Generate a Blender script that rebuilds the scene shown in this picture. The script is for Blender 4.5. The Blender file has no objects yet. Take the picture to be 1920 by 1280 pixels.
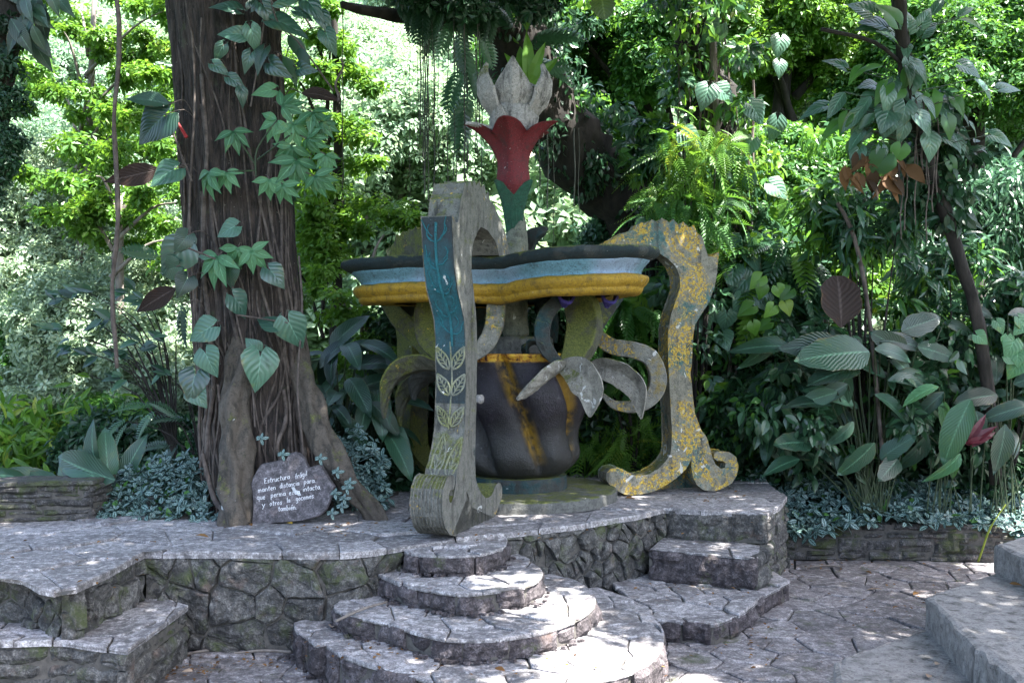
import bpy, math, random
import numpy as np
from mathutils import Vector, noise

# ---------------------------------------------------------------- camera, world, sun, exposure
SC = bpy.context.scene
COL = SC.collection
F = 1900.0; CZ = 1.9
cam_d = bpy.data.cameras.new('camera'); cam = bpy.data.objects.new('camera', cam_d); COL.objects.link(cam)
cam.location = (0, 0, CZ); cam.rotation_euler = (math.radians(90), 0, 0)
cam_d.sensor_width = 36; cam_d.lens = F / 1920 * 36; cam_d.clip_start = 0.1; cam_d.clip_end = 600
SC.camera = cam
SUN_EL, SUN_AZ = 60.0, 120.0           # azimuth measured from +Y towards +X
sd = Vector((math.sin(math.radians(SUN_AZ)) * math.cos(math.radians(SUN_EL)),
             math.cos(math.radians(SUN_AZ)) * math.cos(math.radians(SUN_EL)), math.sin(math.radians(SUN_EL))))
W = bpy.data.worlds.new('World'); SC.world = W; W.use_nodes = True
wt = W.node_tree; wt.nodes.clear()
wo = wt.nodes.new('ShaderNodeOutputWorld'); wb = wt.nodes.new('ShaderNodeBackground'); ws = wt.nodes.new('ShaderNodeTexSky')
ws.sky_type = 'NISHITA'; ws.sun_disc = False
ws.sun_elevation = math.radians(SUN_EL); ws.sun_rotation = math.radians(SUN_AZ)
ws.air_density = 1.0; ws.dust_density = 2.5; ws.ozone_density = 1.0
wb.inputs['Strength'].default_value = 0.11
wt.links.new(ws.outputs[0], wb.inputs[0]); wt.links.new(wb.outputs[0], wo.inputs[0])
sun_d = bpy.data.lights.new('sun', 'SUN'); sun = bpy.data.objects.new('sun', sun_d); COL.objects.link(sun)
sun_d.energy = 5.0; sun_d.angle = math.radians(0.5); sun_d.color = (1.0, 0.97, 0.92)
sun.rotation_euler = sd.to_track_quat('Z', 'Y').to_euler()
SC.view_settings.view_transform = 'Standard'; SC.view_settings.look = 'None'
SC.view_settings.exposure = 3.0; SC.view_settings.gamma = 1.0
SC.render.engine = 'CYCLES'
SC.cycles.use_denoising = True
try: SC.cycles.denoiser = 'OPENIMAGEDENOISE'
except Exception: pass
SC.cycles.max_bounces = 8; SC.cycles.diffuse_bounces = 3; SC.cycles.glossy_bounces = 2
SC.cycles.transmission_bounces = 4; SC.cycles.transparent_max_bounces = 4
SC.cycles.caustics_reflective = False; SC.cycles.caustics_refractive = False
SC.cycles.sample_clamp_indirect = 4.0

# ---------------------------------------------------------------- helpers
R = np.random.default_rng(11)
random.seed(5)
def P(px, py, D): return Vector(((px - 960) * D / F, D, CZ + (640 - py) * D / F))
def G(px, py, z=0.0):
    D = (CZ - z) * F / (py - 640); return Vector(((px - 960) * D / F, D, z))
def tag(o, label=None, cat=None, group=None, kind=None):
    if label: o['label'] = label
    if cat: o['category'] = cat
    if group: o['group'] = group
    if kind: o['kind'] = kind
    return o
def thing(name, label, cat, loc=(0, 0, 0), group=None):
    o = bpy.data.objects.new(name, None); COL.objects.link(o); o.location = loc; o.empty_display_size = .2
    return tag(o, label, cat, group)
class MB:
    """collects verts / faces / material index / per-vertex random and uv"""
    def __init__(s): s.v = []; s.f = []; s.m = []; s.r = []; s.uv = []
    def add(s, v, f, m=0, r=0.5, uv=None):
        b = len(s.v); s.v += [tuple(p) for p in v]
        s.f += [tuple(i + b for i in q) for q in f]; s.m += [m] * len(f)
        s.r += ([r] * len(v) if not hasattr(r, '__len__') else list(r))
        s.uv += (list(uv) if uv is not None else [(0.0, 0.0)] * len(v)); return b
    def build(s, name, mats, parent=None, smooth=False, loc=None):
        me = bpy.data.meshes.new(name)
        off = Vector(parent.location) if parent is not None and parent.type == 'EMPTY' else Vector((0, 0, 0))
        if parent is not None and parent.type != 'EMPTY' and parent.parent is not None: off = Vector(parent.parent.location)
        if parent is not None and parent.type != 'EMPTY' and parent.parent is None: off = Vector(parent.location)
        if loc is not None: off = Vector(loc)
        a = np.array(s.v, dtype=np.float64) - np.array(off)
        me.from_pydata(a.tolist(), [], s.f)
        if not isinstance(mats, (list, tuple)): mats = [mats]
        for m in mats: me.materials.append(m)
        me.polygons.foreach_set('material_index', s.m)
        me.polygons.foreach_set('use_smooth', [smooth] * len(s.f))
        at = me.attributes.new('rnd', 'FLOAT', 'POINT'); at.data.foreach_set('value', s.r)
        uvl = me.uv_layers.new(name='UVMap')
        li = np.empty(len(me.loops), dtype=np.int32); me.loops.foreach_get('vertex_index', li)
        uvl.data.foreach_set('uv', np.array(s.uv, dtype=np.float32)[li].ravel())
        me.update()
        o = bpy.data.objects.new(name, me); COL.objects.link(o)
        if parent is not None: o.parent = parent
        if loc is not None and parent is None: o.location = loc
        return o
def tube(mb, pts, rad, n=8, m=0, r=0.5, wob=0.0, caps=True, sq=1.0):
    pts = [Vector(p) for p in pts]
    if not hasattr(rad, '__len__'): rad = [rad] * len(pts)
    v = []; up = Vector((0.13, 0.21, 1)).normalized(); prev = None
    for i, p in enumerate(pts):
        t = (pts[min(i + 1, len(pts) - 1)] - pts[max(i - 1, 0)])
        t = t.normalized() if t.length > 1e-9 else Vector((0, 0, 1))
        a = (prev - t * prev.dot(t)) if prev is not None else (up.cross(t) if abs(up.dot(t)) < .97 else Vector((1, 0, 0)).cross(t))
        a.normalize(); prev = a; b = t.cross(a)
        for k in range(n):
            g = 2 * math.pi * k / n; rr = rad[i] * (1 + (wob * noise.noise(p * 3 + Vector((math.cos(g), math.sin(g), 0)) * 1.5) if wob else 0))
            v.append(p + a * math.cos(g) * rr + b * math.sin(g) * rr * sq)
    f = [(i * n + k, i * n + (k + 1) % n, (i + 1) * n + (k + 1) % n, (i + 1) * n + k) for i in range(len(pts) - 1) for k in range(n)]
    if caps: f += [tuple(range(n))[::-1], tuple(range((len(pts) - 1) * n, len(pts) * n))]
    uv = [(k / n, i / max(1, len(pts) - 1)) for i in range(len(pts)) for k in range(n)]
    mb.add(v, f, m, r, uv)
def spline(pts, k=6, closed=False):
    pts = [Vector(p) for p in pts]; n = len(pts); out = []
    rng = range(n) if closed else range(n - 1)
    for i in rng:
        if closed: p0, p1, p2, p3 = pts[i - 1], pts[i], pts[(i + 1) % n], pts[(i + 2) % n]
        else: p0, p1, p2, p3 = pts[max(i - 1, 0)], pts[i], pts[i + 1], pts[min(i + 2, n - 1)]
        for j in range(k):
            t = j / k
            out.append(0.5 * ((2 * p1) + (p2 - p0) * t + (2 * p0 - 5 * p1 + 4 * p2 - p3) * t * t + (3 * p1 - p0 - 3 * p2 + p3) * t ** 3))
    if not closed: out.append(pts[-1])
    return out
def lerp(a, b, t): return a + (b - a) * t
def fbm(p, o=4): return noise.fractal(p, 1.0, 2.0, o)

# ---------------------------------------------------------------- leaf templates and the scatterer
def tpl_leaf(w=.5, fold=.12, droop=.15, shape=(0, .7, 1, .75, 0), seg=None):
    """leaf along +Y, length 1, half width w/2*shape, triangles, uv = (side -1..1 -> 0..1, along)"""
    n = len(shape); v = []; uv = []; f = []
    for i, s in enumerate(shape):
        t = i / (n - 1); z = -droop * t * t
        hw = w / 2 * s
        v += [(-hw, t, z + fold * s * .5), (0, t, z), (hw, t, z + fold * s * .5)]
        uv += [(0, t), (.5, t), (1, t)]
    for i in range(n - 1):
        a = i * 3
        for q in (0, 1):
            A, B, C, D = a + q, a + q + 1, a + q + 4, a + q + 3
            f += [(A, B, C), (A, C, D)]
    return np.array(v), np.array(f), np.array(uv)
def tpl_heart(w=.8, fold=.1, droop=.2):
    # heart: petiole joint at y=.22, lobes reach back to y=0
    prof = [(.0, .12), (.06, .5), (.16, .82), (.30, 1), (.45, .93), (.62, .7), (.8, .38), (.93, .14), (1.0, 0)]
    v = []; uv = []; f = []
    for i, (t, s) in enumerate(prof):
        z = -droop * max(0, t - .2) ** 2 * 1.3; hw = w / 2 * s
        inn = max(0, (.22 - t)) * .55
        ty = max(t, .22)
        for sx in (-1, 1):
            v += [(sx * inn, t if t < .22 else ty, z), (sx * lerp(inn, hw, .55), t, z + fold * s * .35), (sx * hw, t, z + fold * s * .25)]
            uv += [(.5 + sx * .02, t), (.5 + sx * .28, t), (.5 + sx * .5, t)]
    for i in range(len(prof) - 1):
        for sx in (0, 3):
            a = i * 6 + sx
            for q in (0, 1):
                f += [(a + q, a + q + 1, a + q + 7), (a + q, a + q + 7, a + q + 6)]
    v = np.array(v); v[:, 1] -= .22
    return v, np.array(f), np.array(uv)
def rot_tpl(t, ang, tilt=0.0, scale=1.0, off=(0, 0, 0)):
    v, f, uv = t; v = v * scale
    ca, sa = math.cos(tilt), math.sin(tilt)
    v = np.stack([v[:, 0], v[:, 1] * ca - v[:, 2] * sa, v[:, 1] * sa + v[:, 2] * ca], 1)
    c, s = math.cos(ang), math.sin(ang)
    v = np.stack([v[:, 0] * c - v[:, 1] * s, v[:, 0] * s + v[:, 1] * c, v[:, 2]], 1) + np.array(off)
    return v, f, uv
def join_tpl(ts):
    vs, fs, us, b = [], [], [], 0
    for v, f, u in ts: vs.append(v); fs.append(f + b); us.append(u); b += len(v)
    return np.concatenate(vs), np.concatenate(fs), np.concatenate(us)
T_SM = (np.array([(0, 0, 0), (-.27, .48, .09), (.27, .48, .09), (0, 1, -.08)]), np.array([(0, 3, 1), (0, 2, 3)]), np.array([(.5, 0), (0, .5), (1, .5), (.5, 1)]))
T_OV = tpl_leaf(.52, .14, .2, (0, .85, 1, .6, 0))
T_LA = tpl_leaf(.26, .08, .35, (0, .9, 1, .7, 0))
T_BIG = tpl_leaf(.42, .12, .35, (.05, .55, .88, 1, .98, .85, .58, .25, 0))
T_PAD = tpl_leaf(.42, .12, .5, (.12, .6, .92, 1, 1, .95, .8, .5, 0))
T_PAD2 = tpl_leaf(.36, .26, .95, (.12, .55, .9, 1, .97, .9, .7, .42, 0))
T_PAD3 = tpl_leaf(.5, .05, .2, (.1, .7, .97, 1, .9, .93, .7, .5, 0))
T_HEART = tpl_heart(.85, .12, .35)
T_HEARTN = tpl_heart(.6, .14, .45)
_lf = tpl_leaf(.40, .12, .3, (0, .62, .95, 1, .7, .3, 0))
T_PALM = join_tpl([rot_tpl(_lf, a, -.45 + .2 * abs(a) + .1 * math.sin(a * 7), 1 - .17 * abs(a)) for a in (-1.7, -1.05, -.5, .05, .6, 1.15)])
T_PALM2 = join_tpl([rot_tpl(_lf, a, -.3 + .25 * abs(a), 1 - .14 * abs(a)) for a in (-1.3, -.55, .1, .7, 1.5)])
T_CLUST = join_tpl([rot_tpl(T_SM, a, t, s, o) for a, t, s, o in
    [(0, -.3, 1, (0, .1, 0)), (1.3, .1, .9, (-.1, 0, .1)), (-1.2, -.5, .95, (.1, 0, -.1)), (2.6, .2, .8, (0, -.2, .1)), (-2.4, -.2, .85, (.1, -.2, 0))]])
_pl = tpl_leaf(.5, .10, .12, (0, .8, 1, .72, 0))
T_PILEA = join_tpl([rot_tpl(_pl, k * 2.4 + (.2 if k % 2 else 0), [-.25, -.35, -.15, .1, .25, .6, .7][k], [1, .95, .9, .75, .62, .45, .4][k], (0, 0, .05 * k)) for k in range(7)])
def _frond(n=11, ll=.32, w=.16, arch=.55):
    ts = []
    for i in range(n):
        t = (i + 1) / (n + .6); L = ll * math.sin(math.pi * (t * .82 + .14))
        for s in (-1, 1):
            ts.append(rot_tpl(tpl_leaf(w / ll * .8, .05, .15, (.5, 1, 0)), s * (-1.15 + .35 * t), -.15, L, (0, t, -arch * t * t)))
    v, f, u = join_tpl(ts)
    sv = []; sf = []
    for i in range(6):
        t = i / 5; sv += [(-.008, t, -arch * t * t + .004), (.008, t, -arch * t * t + .004)]
        if i: b = (i - 1) * 2; sf += [(b, b + 1, b + 3), (b, b + 3, b + 2)]
    return join_tpl([(v, f, u), (np.array(sv), np.array(sf), np.full((12, 2), .5))])
T_FERN = _frond()
T_FERN2 = _frond(16, .22, .07, .8)
def nrm(a): return a / np.maximum(np.linalg.norm(a, axis=-1, keepdims=True), 1e-9)
class LB:
    """leaf builder: scatter numpy templates and build ONE mesh"""
    def __init__(s): s.V = []; s.Fc = []; s.U = []; s.Rn = []; s.M = []; s.b = 0
    def scat(s, tpl, Pn, Y, N, S, m=0, rnd=None):
        tv, tf, tu = tpl; Pn = np.asarray(Pn, float).reshape(-1, 3); n = len(Pn)
        if n == 0: return s
        Y = nrm(np.broadcast_to(np.asarray(Y, float), (n, 3))); N = np.broadcast_to(np.asarray(N, float), (n, 3))
        X = nrm(np.cross(Y, N)); Z = np.cross(X, Y); S = np.broadcast_to(np.asarray(S, float), (n,))
        V = Pn[:, None] + S[:, None, None] * (tv[None, :, 0:1] * X[:, None] + tv[None, :, 1:2] * Y[:, None] + tv[None, :, 2:3] * Z[:, None])
        k = len(tv); s.V.append(V.reshape(-1, 3))
        s.Fc.append((tf[None] + (np.arange(n) * k)[:, None, None] + s.b).reshape(-1, 3)); s.b += n * k
        s.U.append(np.tile(tu, (n, 1))); r = R.random(n) if rnd is None else np.broadcast_to(rnd, (n,))
        s.Rn.append(np.repeat(r, k)); s.M.append(np.full(n * len(tf), m, dtype=np.int32)); return s
    def build(s, name, mats, parent=None, smooth=False):
        V = np.concatenate(s.V); Fc = np.concatenate(s.Fc).astype(np.int32); U = np.concatenate(s.U); r = np.concatenate(s.Rn)
        if parent is not None:
            V = V - np.array(parent.location if parent.type == 'EMPTY' else parent.parent.location)
        me = bpy.data.meshes.new(name); me.vertices.add(len(V)); me.vertices.foreach_set('co', V.ravel().astype(np.float32))
        nf = len(Fc); me.loops.add(nf * 3); me.loops.foreach_set('vertex_index', Fc.ravel())
        me.polygons.add(nf); me.polygons.foreach_set('loop_start', np.arange(nf, dtype=np.int32) * 3)
        if not isinstance(mats, (list, tuple)): mats = [mats]
        for m in mats: me.materials.append(m)
        me.polygons.foreach_set('material_index', np.concatenate(s.M)); me.polygons.foreach_set('use_smooth', [smooth] * nf)
        at = me.attributes.new('rnd', 'FLOAT', 'POINT'); at.data.foreach_set('value', r.astype(np.float32))
        uvl = me.uv_layers.new(name='UVMap'); uvl.data.foreach_set('uv', U[Fc.ravel()].astype(np.float32).ravel())
        me.update(); me.validate()
        o = bpy.data.objects.new(name, me); COL.objects.link(o)
        if parent is not None: o.parent = parent
        return o
def rdir(n): return nrm(R.normal(size=(n, 3)))
def clumps(lb, centers, rads, per, size, tpl=T_SM, m=0, flat=.75, up=.5, droop=.3, shell=.35, jit=.5):
    """leaf clumps: ellipsoids of leaves; centers (k,3), rads (k,)"""
    centers = np.asarray(centers, float).reshape(-1, 3); k = len(centers)
    rads = np.broadcast_to(np.asarray(rads, float), (k,))
    n = k * per; ci = np.repeat(np.arange(k), per)
    d = rdir(n); rr = rads[ci] * (shell + (1 - shell) * R.random(n)) ** .6 * (1 + .25 * R.normal(size=n) * jit)
    off = d * rr[:, None]; off[:, 2] *= flat
    Pn = centers[ci] + off
    N = nrm(d * .6 + np.array([0, 0, up]) + rdir(n) * .6)
    Y = nrm(d * .7 + rdir(n) * .8 + np.array([0, 0, -droop]))
    base = R.random(k)[ci]
    rnd = np.clip(.5 * base + .5 * R.random(n), 0, 1)
    S = size * (.6 + .8 * R.random(n))
    if isinstance(m, (list, tuple)):
        pick = R.choice(len(m), size=k, p=m)[ci]; pick = np.where(R.random(n) < .2, R.choice(len(m), size=n, p=m), pick)
        for i in range(len(m)):
            w = pick == i; lb.scat(tpl, Pn[w], Y[w], N[w], S[w], i, rnd[w])
    else: lb.scat(tpl, Pn, Y, N, S, m, rnd)
    return lb

# ---------------------------------------------------------------- materials
def newmat(name):
    m = bpy.data.materials.new(name); m.use_nodes = True; nt = m.node_tree; nt.nodes.clear()
    out = nt.nodes.new('ShaderNodeOutputMaterial'); return m, nt, out
def N_(nt, t, **kw):
    n = nt.nodes.new(t)
    for k, v in kw.items():
        if k.startswith('i_'): n.inputs[k[2:]].default_value = v
        else: setattr(n, k, v)
    return n
def mixc(nt, fac, a, b, bt='MIX'):
    n = nt.nodes.new('ShaderNodeMix'); n.data_type = 'RGBA'; n.blend_type = bt
    for sock, val in ((n.inputs[0], fac), (n.inputs[6], a), (n.inputs[7], b)):
        if isinstance(val, bpy.types.NodeSocket): nt.links.new(val, sock)
        elif isinstance(val, (int, float)): sock.default_value = val
        else: sock.default_value = (*val, 1) if len(val) == 3 else val
    return n.outputs[2]
def ramp(nt, src, a, b, lo=0.0, hi=1.0):
    n = nt.nodes.new('ShaderNodeMapRange'); n.inputs[1].default_value = a; n.inputs[2].default_value = b
    n.inputs[3].default_value = lo; n.inputs[4].default_value = hi; nt.links.new(src, n.inputs[0]); return n.outputs[0]
def math_(nt, op, a, b=None):
    n = nt.nodes.new('ShaderNodeMath'); n.operation = op
    for i, val in enumerate((a, b)):
        if val is None: continue
        if isinstance(val, bpy.types.NodeSocket): nt.links.new(val, n.inputs[i])
        else: n.inputs[i].default_value = val
    return n.outputs[0]
def noise_(nt, scale, detail=4, rough=.55, vec=None, dist=0.0):
    n = nt.nodes.new('ShaderNodeTexNoise'); n.inputs['Scale'].default_value = scale; n.inputs['Detail'].default_value = detail
    n.inputs['Roughness'].default_value = rough; n.inputs['Distortion'].default_value = dist
    if vec is None:
        g = nt.nodes.new('ShaderNodeNewGeometry'); vec = g.outputs['Position']
    nt.links.new(vec, n.inputs['Vector']); return n.outputs['Fac']
def vor_(nt, scale, feat='F1', vec=None):
    n = nt.nodes.new('ShaderNodeTexVoronoi'); n.feature = feat; n.inputs['Scale'].default_value = scale
    if vec is None: vec = nt.nodes.new('ShaderNodeNewGeometry').outputs['Position']
    nt.links.new(vec, n.inputs['Vector']); return n.outputs['Distance']
def attr(nt, name='rnd'):
    n = nt.nodes.new('ShaderNodeAttribute'); n.attribute_name = name; return n.outputs['Fac']
def bump(nt, h, s=.4, d=.02):
    n = nt.nodes.new('ShaderNodeBump'); n.inputs['Strength'].default_value = s; n.inputs['Distance'].default_value = d
    nt.links.new(h, n.inputs['Height']); return n.outputs[0]
def upz(nt):
    g = nt.nodes.new('ShaderNodeNewGeometry'); s = nt.nodes.new('ShaderNodeSeparateXYZ'); nt.links.new(g.outputs['Normal'], s.inputs[0]); return s.outputs[2]
def leafmat(name, dark, light, trans=.35, tcol=None, rough=.42, spec=.45, vein=0.0, variegated=False, yellow=None):
    m, nt, out = newmat(name)
    r = attr(nt); col = mixc(nt, r, dark, light)
    if yellow: col = mixc(nt, ramp(nt, r, .9, .95), col, yellow)
    uvn = N_(nt, 'ShaderNodeUVMap'); sx = N_(nt, 'ShaderNodeSeparateXYZ'); nt.links.new(uvn.outputs[0], sx.inputs[0])
    au = math_(nt, 'ABSOLUTE', math_(nt, 'SUBTRACT', sx.outputs[0], .5))
    p = N_(nt, 'ShaderNodeBsdfPrincipled'); p.inputs['Roughness'].default_value = rough; p.inputs['Specular IOR Level'].default_value = spec
    if vein:
        mid = ramp(nt, au, .015, .05, 1, 0)
        col = mixc(nt, math_(nt, 'MULTIPLY', mid, .6), col, tuple(min(1, c * 2.2 + .04) for c in light))
        ph = math_(nt, 'MULTIPLY', math_(nt, 'SUBTRACT', sx.outputs[1], math_(nt, 'MULTIPLY', au, .7)), vein)
        wv = math_(nt, 'SINE', ph); nt.links.new(bump(nt, wv, .22, .012), p.inputs['Normal'])
        bl = noise_(nt, 5, 5, .7); col = mixc(nt, ramp(nt, bl, .58, .72, 0, .7), col, (light[0] * 2.0, light[1] * 1.15, light[2] * .5)); col = mixc(nt, ramp(nt, bl, .42, .28, 0, .8), col, tuple(c * .5 for c in dark))
        edge = math_(nt, 'ADD', au, math_(nt, 'MULTIPLY', bl, .25)); col = mixc(nt, ramp(nt, edge, .60, .66, 0, .7), col, (.16, .10, .04))
        col = mixc(nt, ramp(nt, wv, -.2, 1, 0, .3), col, tuple(c * .55 for c in dark))
    if variegated:
        wv = math_(nt, 'SINE', math_(nt, 'MULTIPLY', math_(nt, 'SUBTRACT', sx.outputs[1], math_(nt, 'MULTIPLY', au, .8)), 26))
        band = math_(nt, 'MULTIPLY', ramp(nt, au, .06, .12), ramp(nt, au, .30, .40, 1, 0))
        band = math_(nt, 'MULTIPLY', band, ramp(nt, wv, -.8, .2, .2, 1))
        col = mixc(nt, math_(nt, 'MULTIPLY', band, .9), col, (.26, .37, .345))
    nt.links.new(col, p.inputs['Base Color'])
    t = N_(nt, 'ShaderNodeBsdfTranslucent'); tc = tcol or tuple(min(1, c * 1.8 + .02) for c in light)
    nt.links.new(mixc(nt, r, tuple(c * .6 for c in tc), tc), t.inputs[0])
    mx = N_(nt, 'ShaderNodeMixShader'); mx.inputs[0].default_value = trans
    nt.links.new(p.outputs[0], mx.inputs[1]); nt.links.new(t.outputs[0], mx.inputs[2]); nt.links.new(mx.outputs[0], out.inputs[0])
    return m
def stonemat(name, c1, c2, moss=.0, rough=.8, bs=.5, streak=False, edge=None):
    m, nt, out = newmat(name); r = attr(nt)
    g = N_(nt, 'ShaderNodeNewGeometry').outputs['Position']
    a = noise_(nt, 2.2, 6, .65, g, .6); b = noise_(nt, 14, 6, .7, g, .4); c = noise_(nt, 60, 4, .6, g)
    col = mixc(nt, ramp(nt, a, .35, .65), c1, c2)
    col = mixc(nt, ramp(nt, r, 0, 1, 0, .75), col, tuple(x * .45 for x in c1))
    col = mixc(nt, ramp(nt, b, .5, .72, 0, .75), col, tuple(min(1, x * 1.8) for x in c2))
    col = mixc(nt, ramp(nt, b, .5, .34, 0, .8), col, tuple(x * .25 for x in c1))
    col = mixc(nt, ramp(nt, c, .38, .6, .6, 0), col, tuple(x * .2 for x in c1))
    vn = noise_(nt, 7, 5, .75, g, 1.5); col = mixc(nt, ramp(nt, math_(nt, 'ABSOLUTE', math_(nt, 'SUBTRACT', vn, .5)), .0, .018, .7, 0), col, tuple(x * .18 for x in c1))
    rust = noise_(nt, 5, 4, .6, g); col = mixc(nt, ramp(nt, rust, .6, .75, 0, .35), col, (.19, .12, .09))
    if moss:
        mo = noise_(nt, 3.3, 6, .7, g, .3)
        col = mixc(nt, ramp(nt, mo, .62 - moss * .25, .74 - moss * .2, 0, .85), col, (.055, .07, .022))
    p = N_(nt, 'ShaderNodeBsdfPrincipled'); p.inputs['Roughness'].default_value = rough; p.inputs['Specular IOR Level'].default_value = .35
    nt.links.new(col, p.inputs['Base Color'])
    # cleft slate: ridged layered bump plus grain
    cr = vor_(nt, 5.0, 'DISTANCE_TO_EDGE', mixc(nt, .12, g, N_distort(nt, g)))
    h = math_(nt, 'ADD', math_(nt, 'MULTIPLY', b, 1.2), math_(nt, 'MULTIPLY', c, .35))
    h = math_(nt, 'ADD', h, math_(nt, 'MULTIPLY', ramp(nt, cr, 0, .03), .18))
    nt.links.new(bump(nt, h, bs, .035), p.inputs['Normal']); nt.links.new(p.outputs[0], out.inputs[0])
    return m
def N_distort(nt, g):
    n = nt.nodes.new('ShaderNodeTexNoise'); n.inputs['Scale'].default_value = 3.0; n.inputs['Detail'].default_value = 3
    nt.links.new(g, n.inputs['Vector']); return n.outputs['Color']
def simplemat(name, c1, c2, scale=8, rough=.7, bs=.3, bd=.01, spec=.4, stretch=None):
    m, nt, out = newmat(name); g = N_(nt, 'ShaderNodeNewGeometry').outputs['Position']
    if stretch:
        mp = N_(nt, 'ShaderNodeMapping'); mp.inputs['Scale'].default_value = stretch; nt.links.new(g, mp.inputs[0]); g = mp.outputs[0]
    a = noise_(nt, scale, 6, .65, g, .3); col = mixc(nt, ramp(nt, a, .35, .65), c1, c2)
    col = mixc(nt, math_(nt, 'MULTIPLY', attr(nt), .4), col, tuple(x * .5 for x in c1))
    p = N_(nt, 'ShaderNodeBsdfPrincipled'); p.inputs['Roughness'].default_value = rough; p.inputs['Specular IOR Level'].default_value = spec
    nt.links.new(col, p.inputs['Base Color']); nt.links.new(bump(nt, a, bs, bd), p.inputs['Normal']); nt.links.new(p.outputs[0], out.inputs[0]); return m
def concmat(name, base=(.22, .22, .2), paint=None, pamt=.5, paint2=None, lich=0.0, white=.3, moss=.3, dark=.4, rough=.82, mz=None):
    """weathered painted concrete: paint remains, lichen speckles, white blotches, moss on upper faces, dark grime"""
    m, nt, out = newmat(name); g = N_(nt, 'ShaderNodeNewGeometry').outputs['Position']
    a = noise_(nt, 1.7, 5, .65, g, .4); b = noise_(nt, 9, 6, .7, g, .3); c = noise_(nt, 55, 4, .7, g); e = noise_(nt, 26, 5, .7, g, .5)
    col = mixc(nt, ramp(nt, b, .35, .65), tuple(x * .55 for x in base), tuple(min(1, x * 1.35) for x in base))
    if paint:
        pm = ramp(nt, math_(nt, 'ADD', math_(nt, 'MULTIPLY', a, .6), math_(nt, 'MULTIPLY', b, .4)), .62 - pamt * .36, .68 - pamt * .34)
        pc = mixc(nt, ramp(nt, e, .3, .7), tuple(x * .5 for x in paint), paint)
        if paint2: pc = mixc(nt, ramp(nt, noise_(nt, 1.1, 3, .5, g), .45, .6), pc, paint2)
        col = mixc(nt, math_(nt, 'MULTIPLY', pm, .88), col, pc)
    col = mixc(nt, ramp(nt, b, .56, .75, 0, dark), col, (.018, .018, .016))
    mp = N_(nt, 'ShaderNodeMapping'); mp.inputs['Scale'].default_value = (9, 9, 1.2); nt.links.new(g, mp.inputs[0])
    col = mixc(nt, ramp(nt, noise_(nt, 1.0, 4, .65, mp.outputs[0]), .54, .70, 0, dark * .9), col, (.02, .02, .017))
    col = mixc(nt, ramp(nt, c, .44, .36, 0, .6), col, (.02, .02, .018))
    if moss:
        mm = math_(nt, 'ADD', ramp(nt, upz(nt), -.4, 1, -.12, .22), noise_(nt, 4.1, 6, .75, g, .3))
        mcol = mixc(nt, ramp(nt, c, .35, .65), (.045, .06, .012), (.16, .17, .035))
        col = mixc(nt, ramp(nt, mm, .68 - moss * .3, .80 - moss * .3, 0, .9), col, mcol)
    if lich:
        lm = math_(nt, 'MULTIPLY', ramp(nt, e, .60 - lich * .16, .63 - lich * .16), ramp(nt, noise_(nt, 1.9, 5, .7, g, .8), .60 - lich * .17, .66 - lich * .17))
        lc = mixc(nt, ramp(nt, c, .4, .6), (.30, .17, .015), (.56, .40, .06))
        col = mixc(nt, math_(nt, 'MULTIPLY', lm, .92), col, lc)
    if white:
        wm = ramp(nt, noise_(nt, 6.5, 3, .6, g, .8), .735 - white * .10, .75 - white * .10)
        wm2 = ramp(nt, c, .70 - white * .05, .74 - white * .05)
        col = mixc(nt, math_(nt, 'MULTIPLY', math_(nt, 'MAXIMUM', wm, wm2), .75), col, (.56, .56, .54))
    p = N_(nt, 'ShaderNodeBsdfPrincipled'); p.inputs['Roughness'].default_value = rough; p.inputs['Specular IOR Level'].default_value = .35
    nt.links.new(col, p.inputs['Base Color'])
    h = math_(nt, 'ADD', b, math_(nt, 'MULTIPLY', c, .9)); nt.links.new(bump(nt, h, .9, .016), p.inputs['Normal'])
    nt.links.new(p.outputs[0], out.inputs[0]); return m
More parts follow.
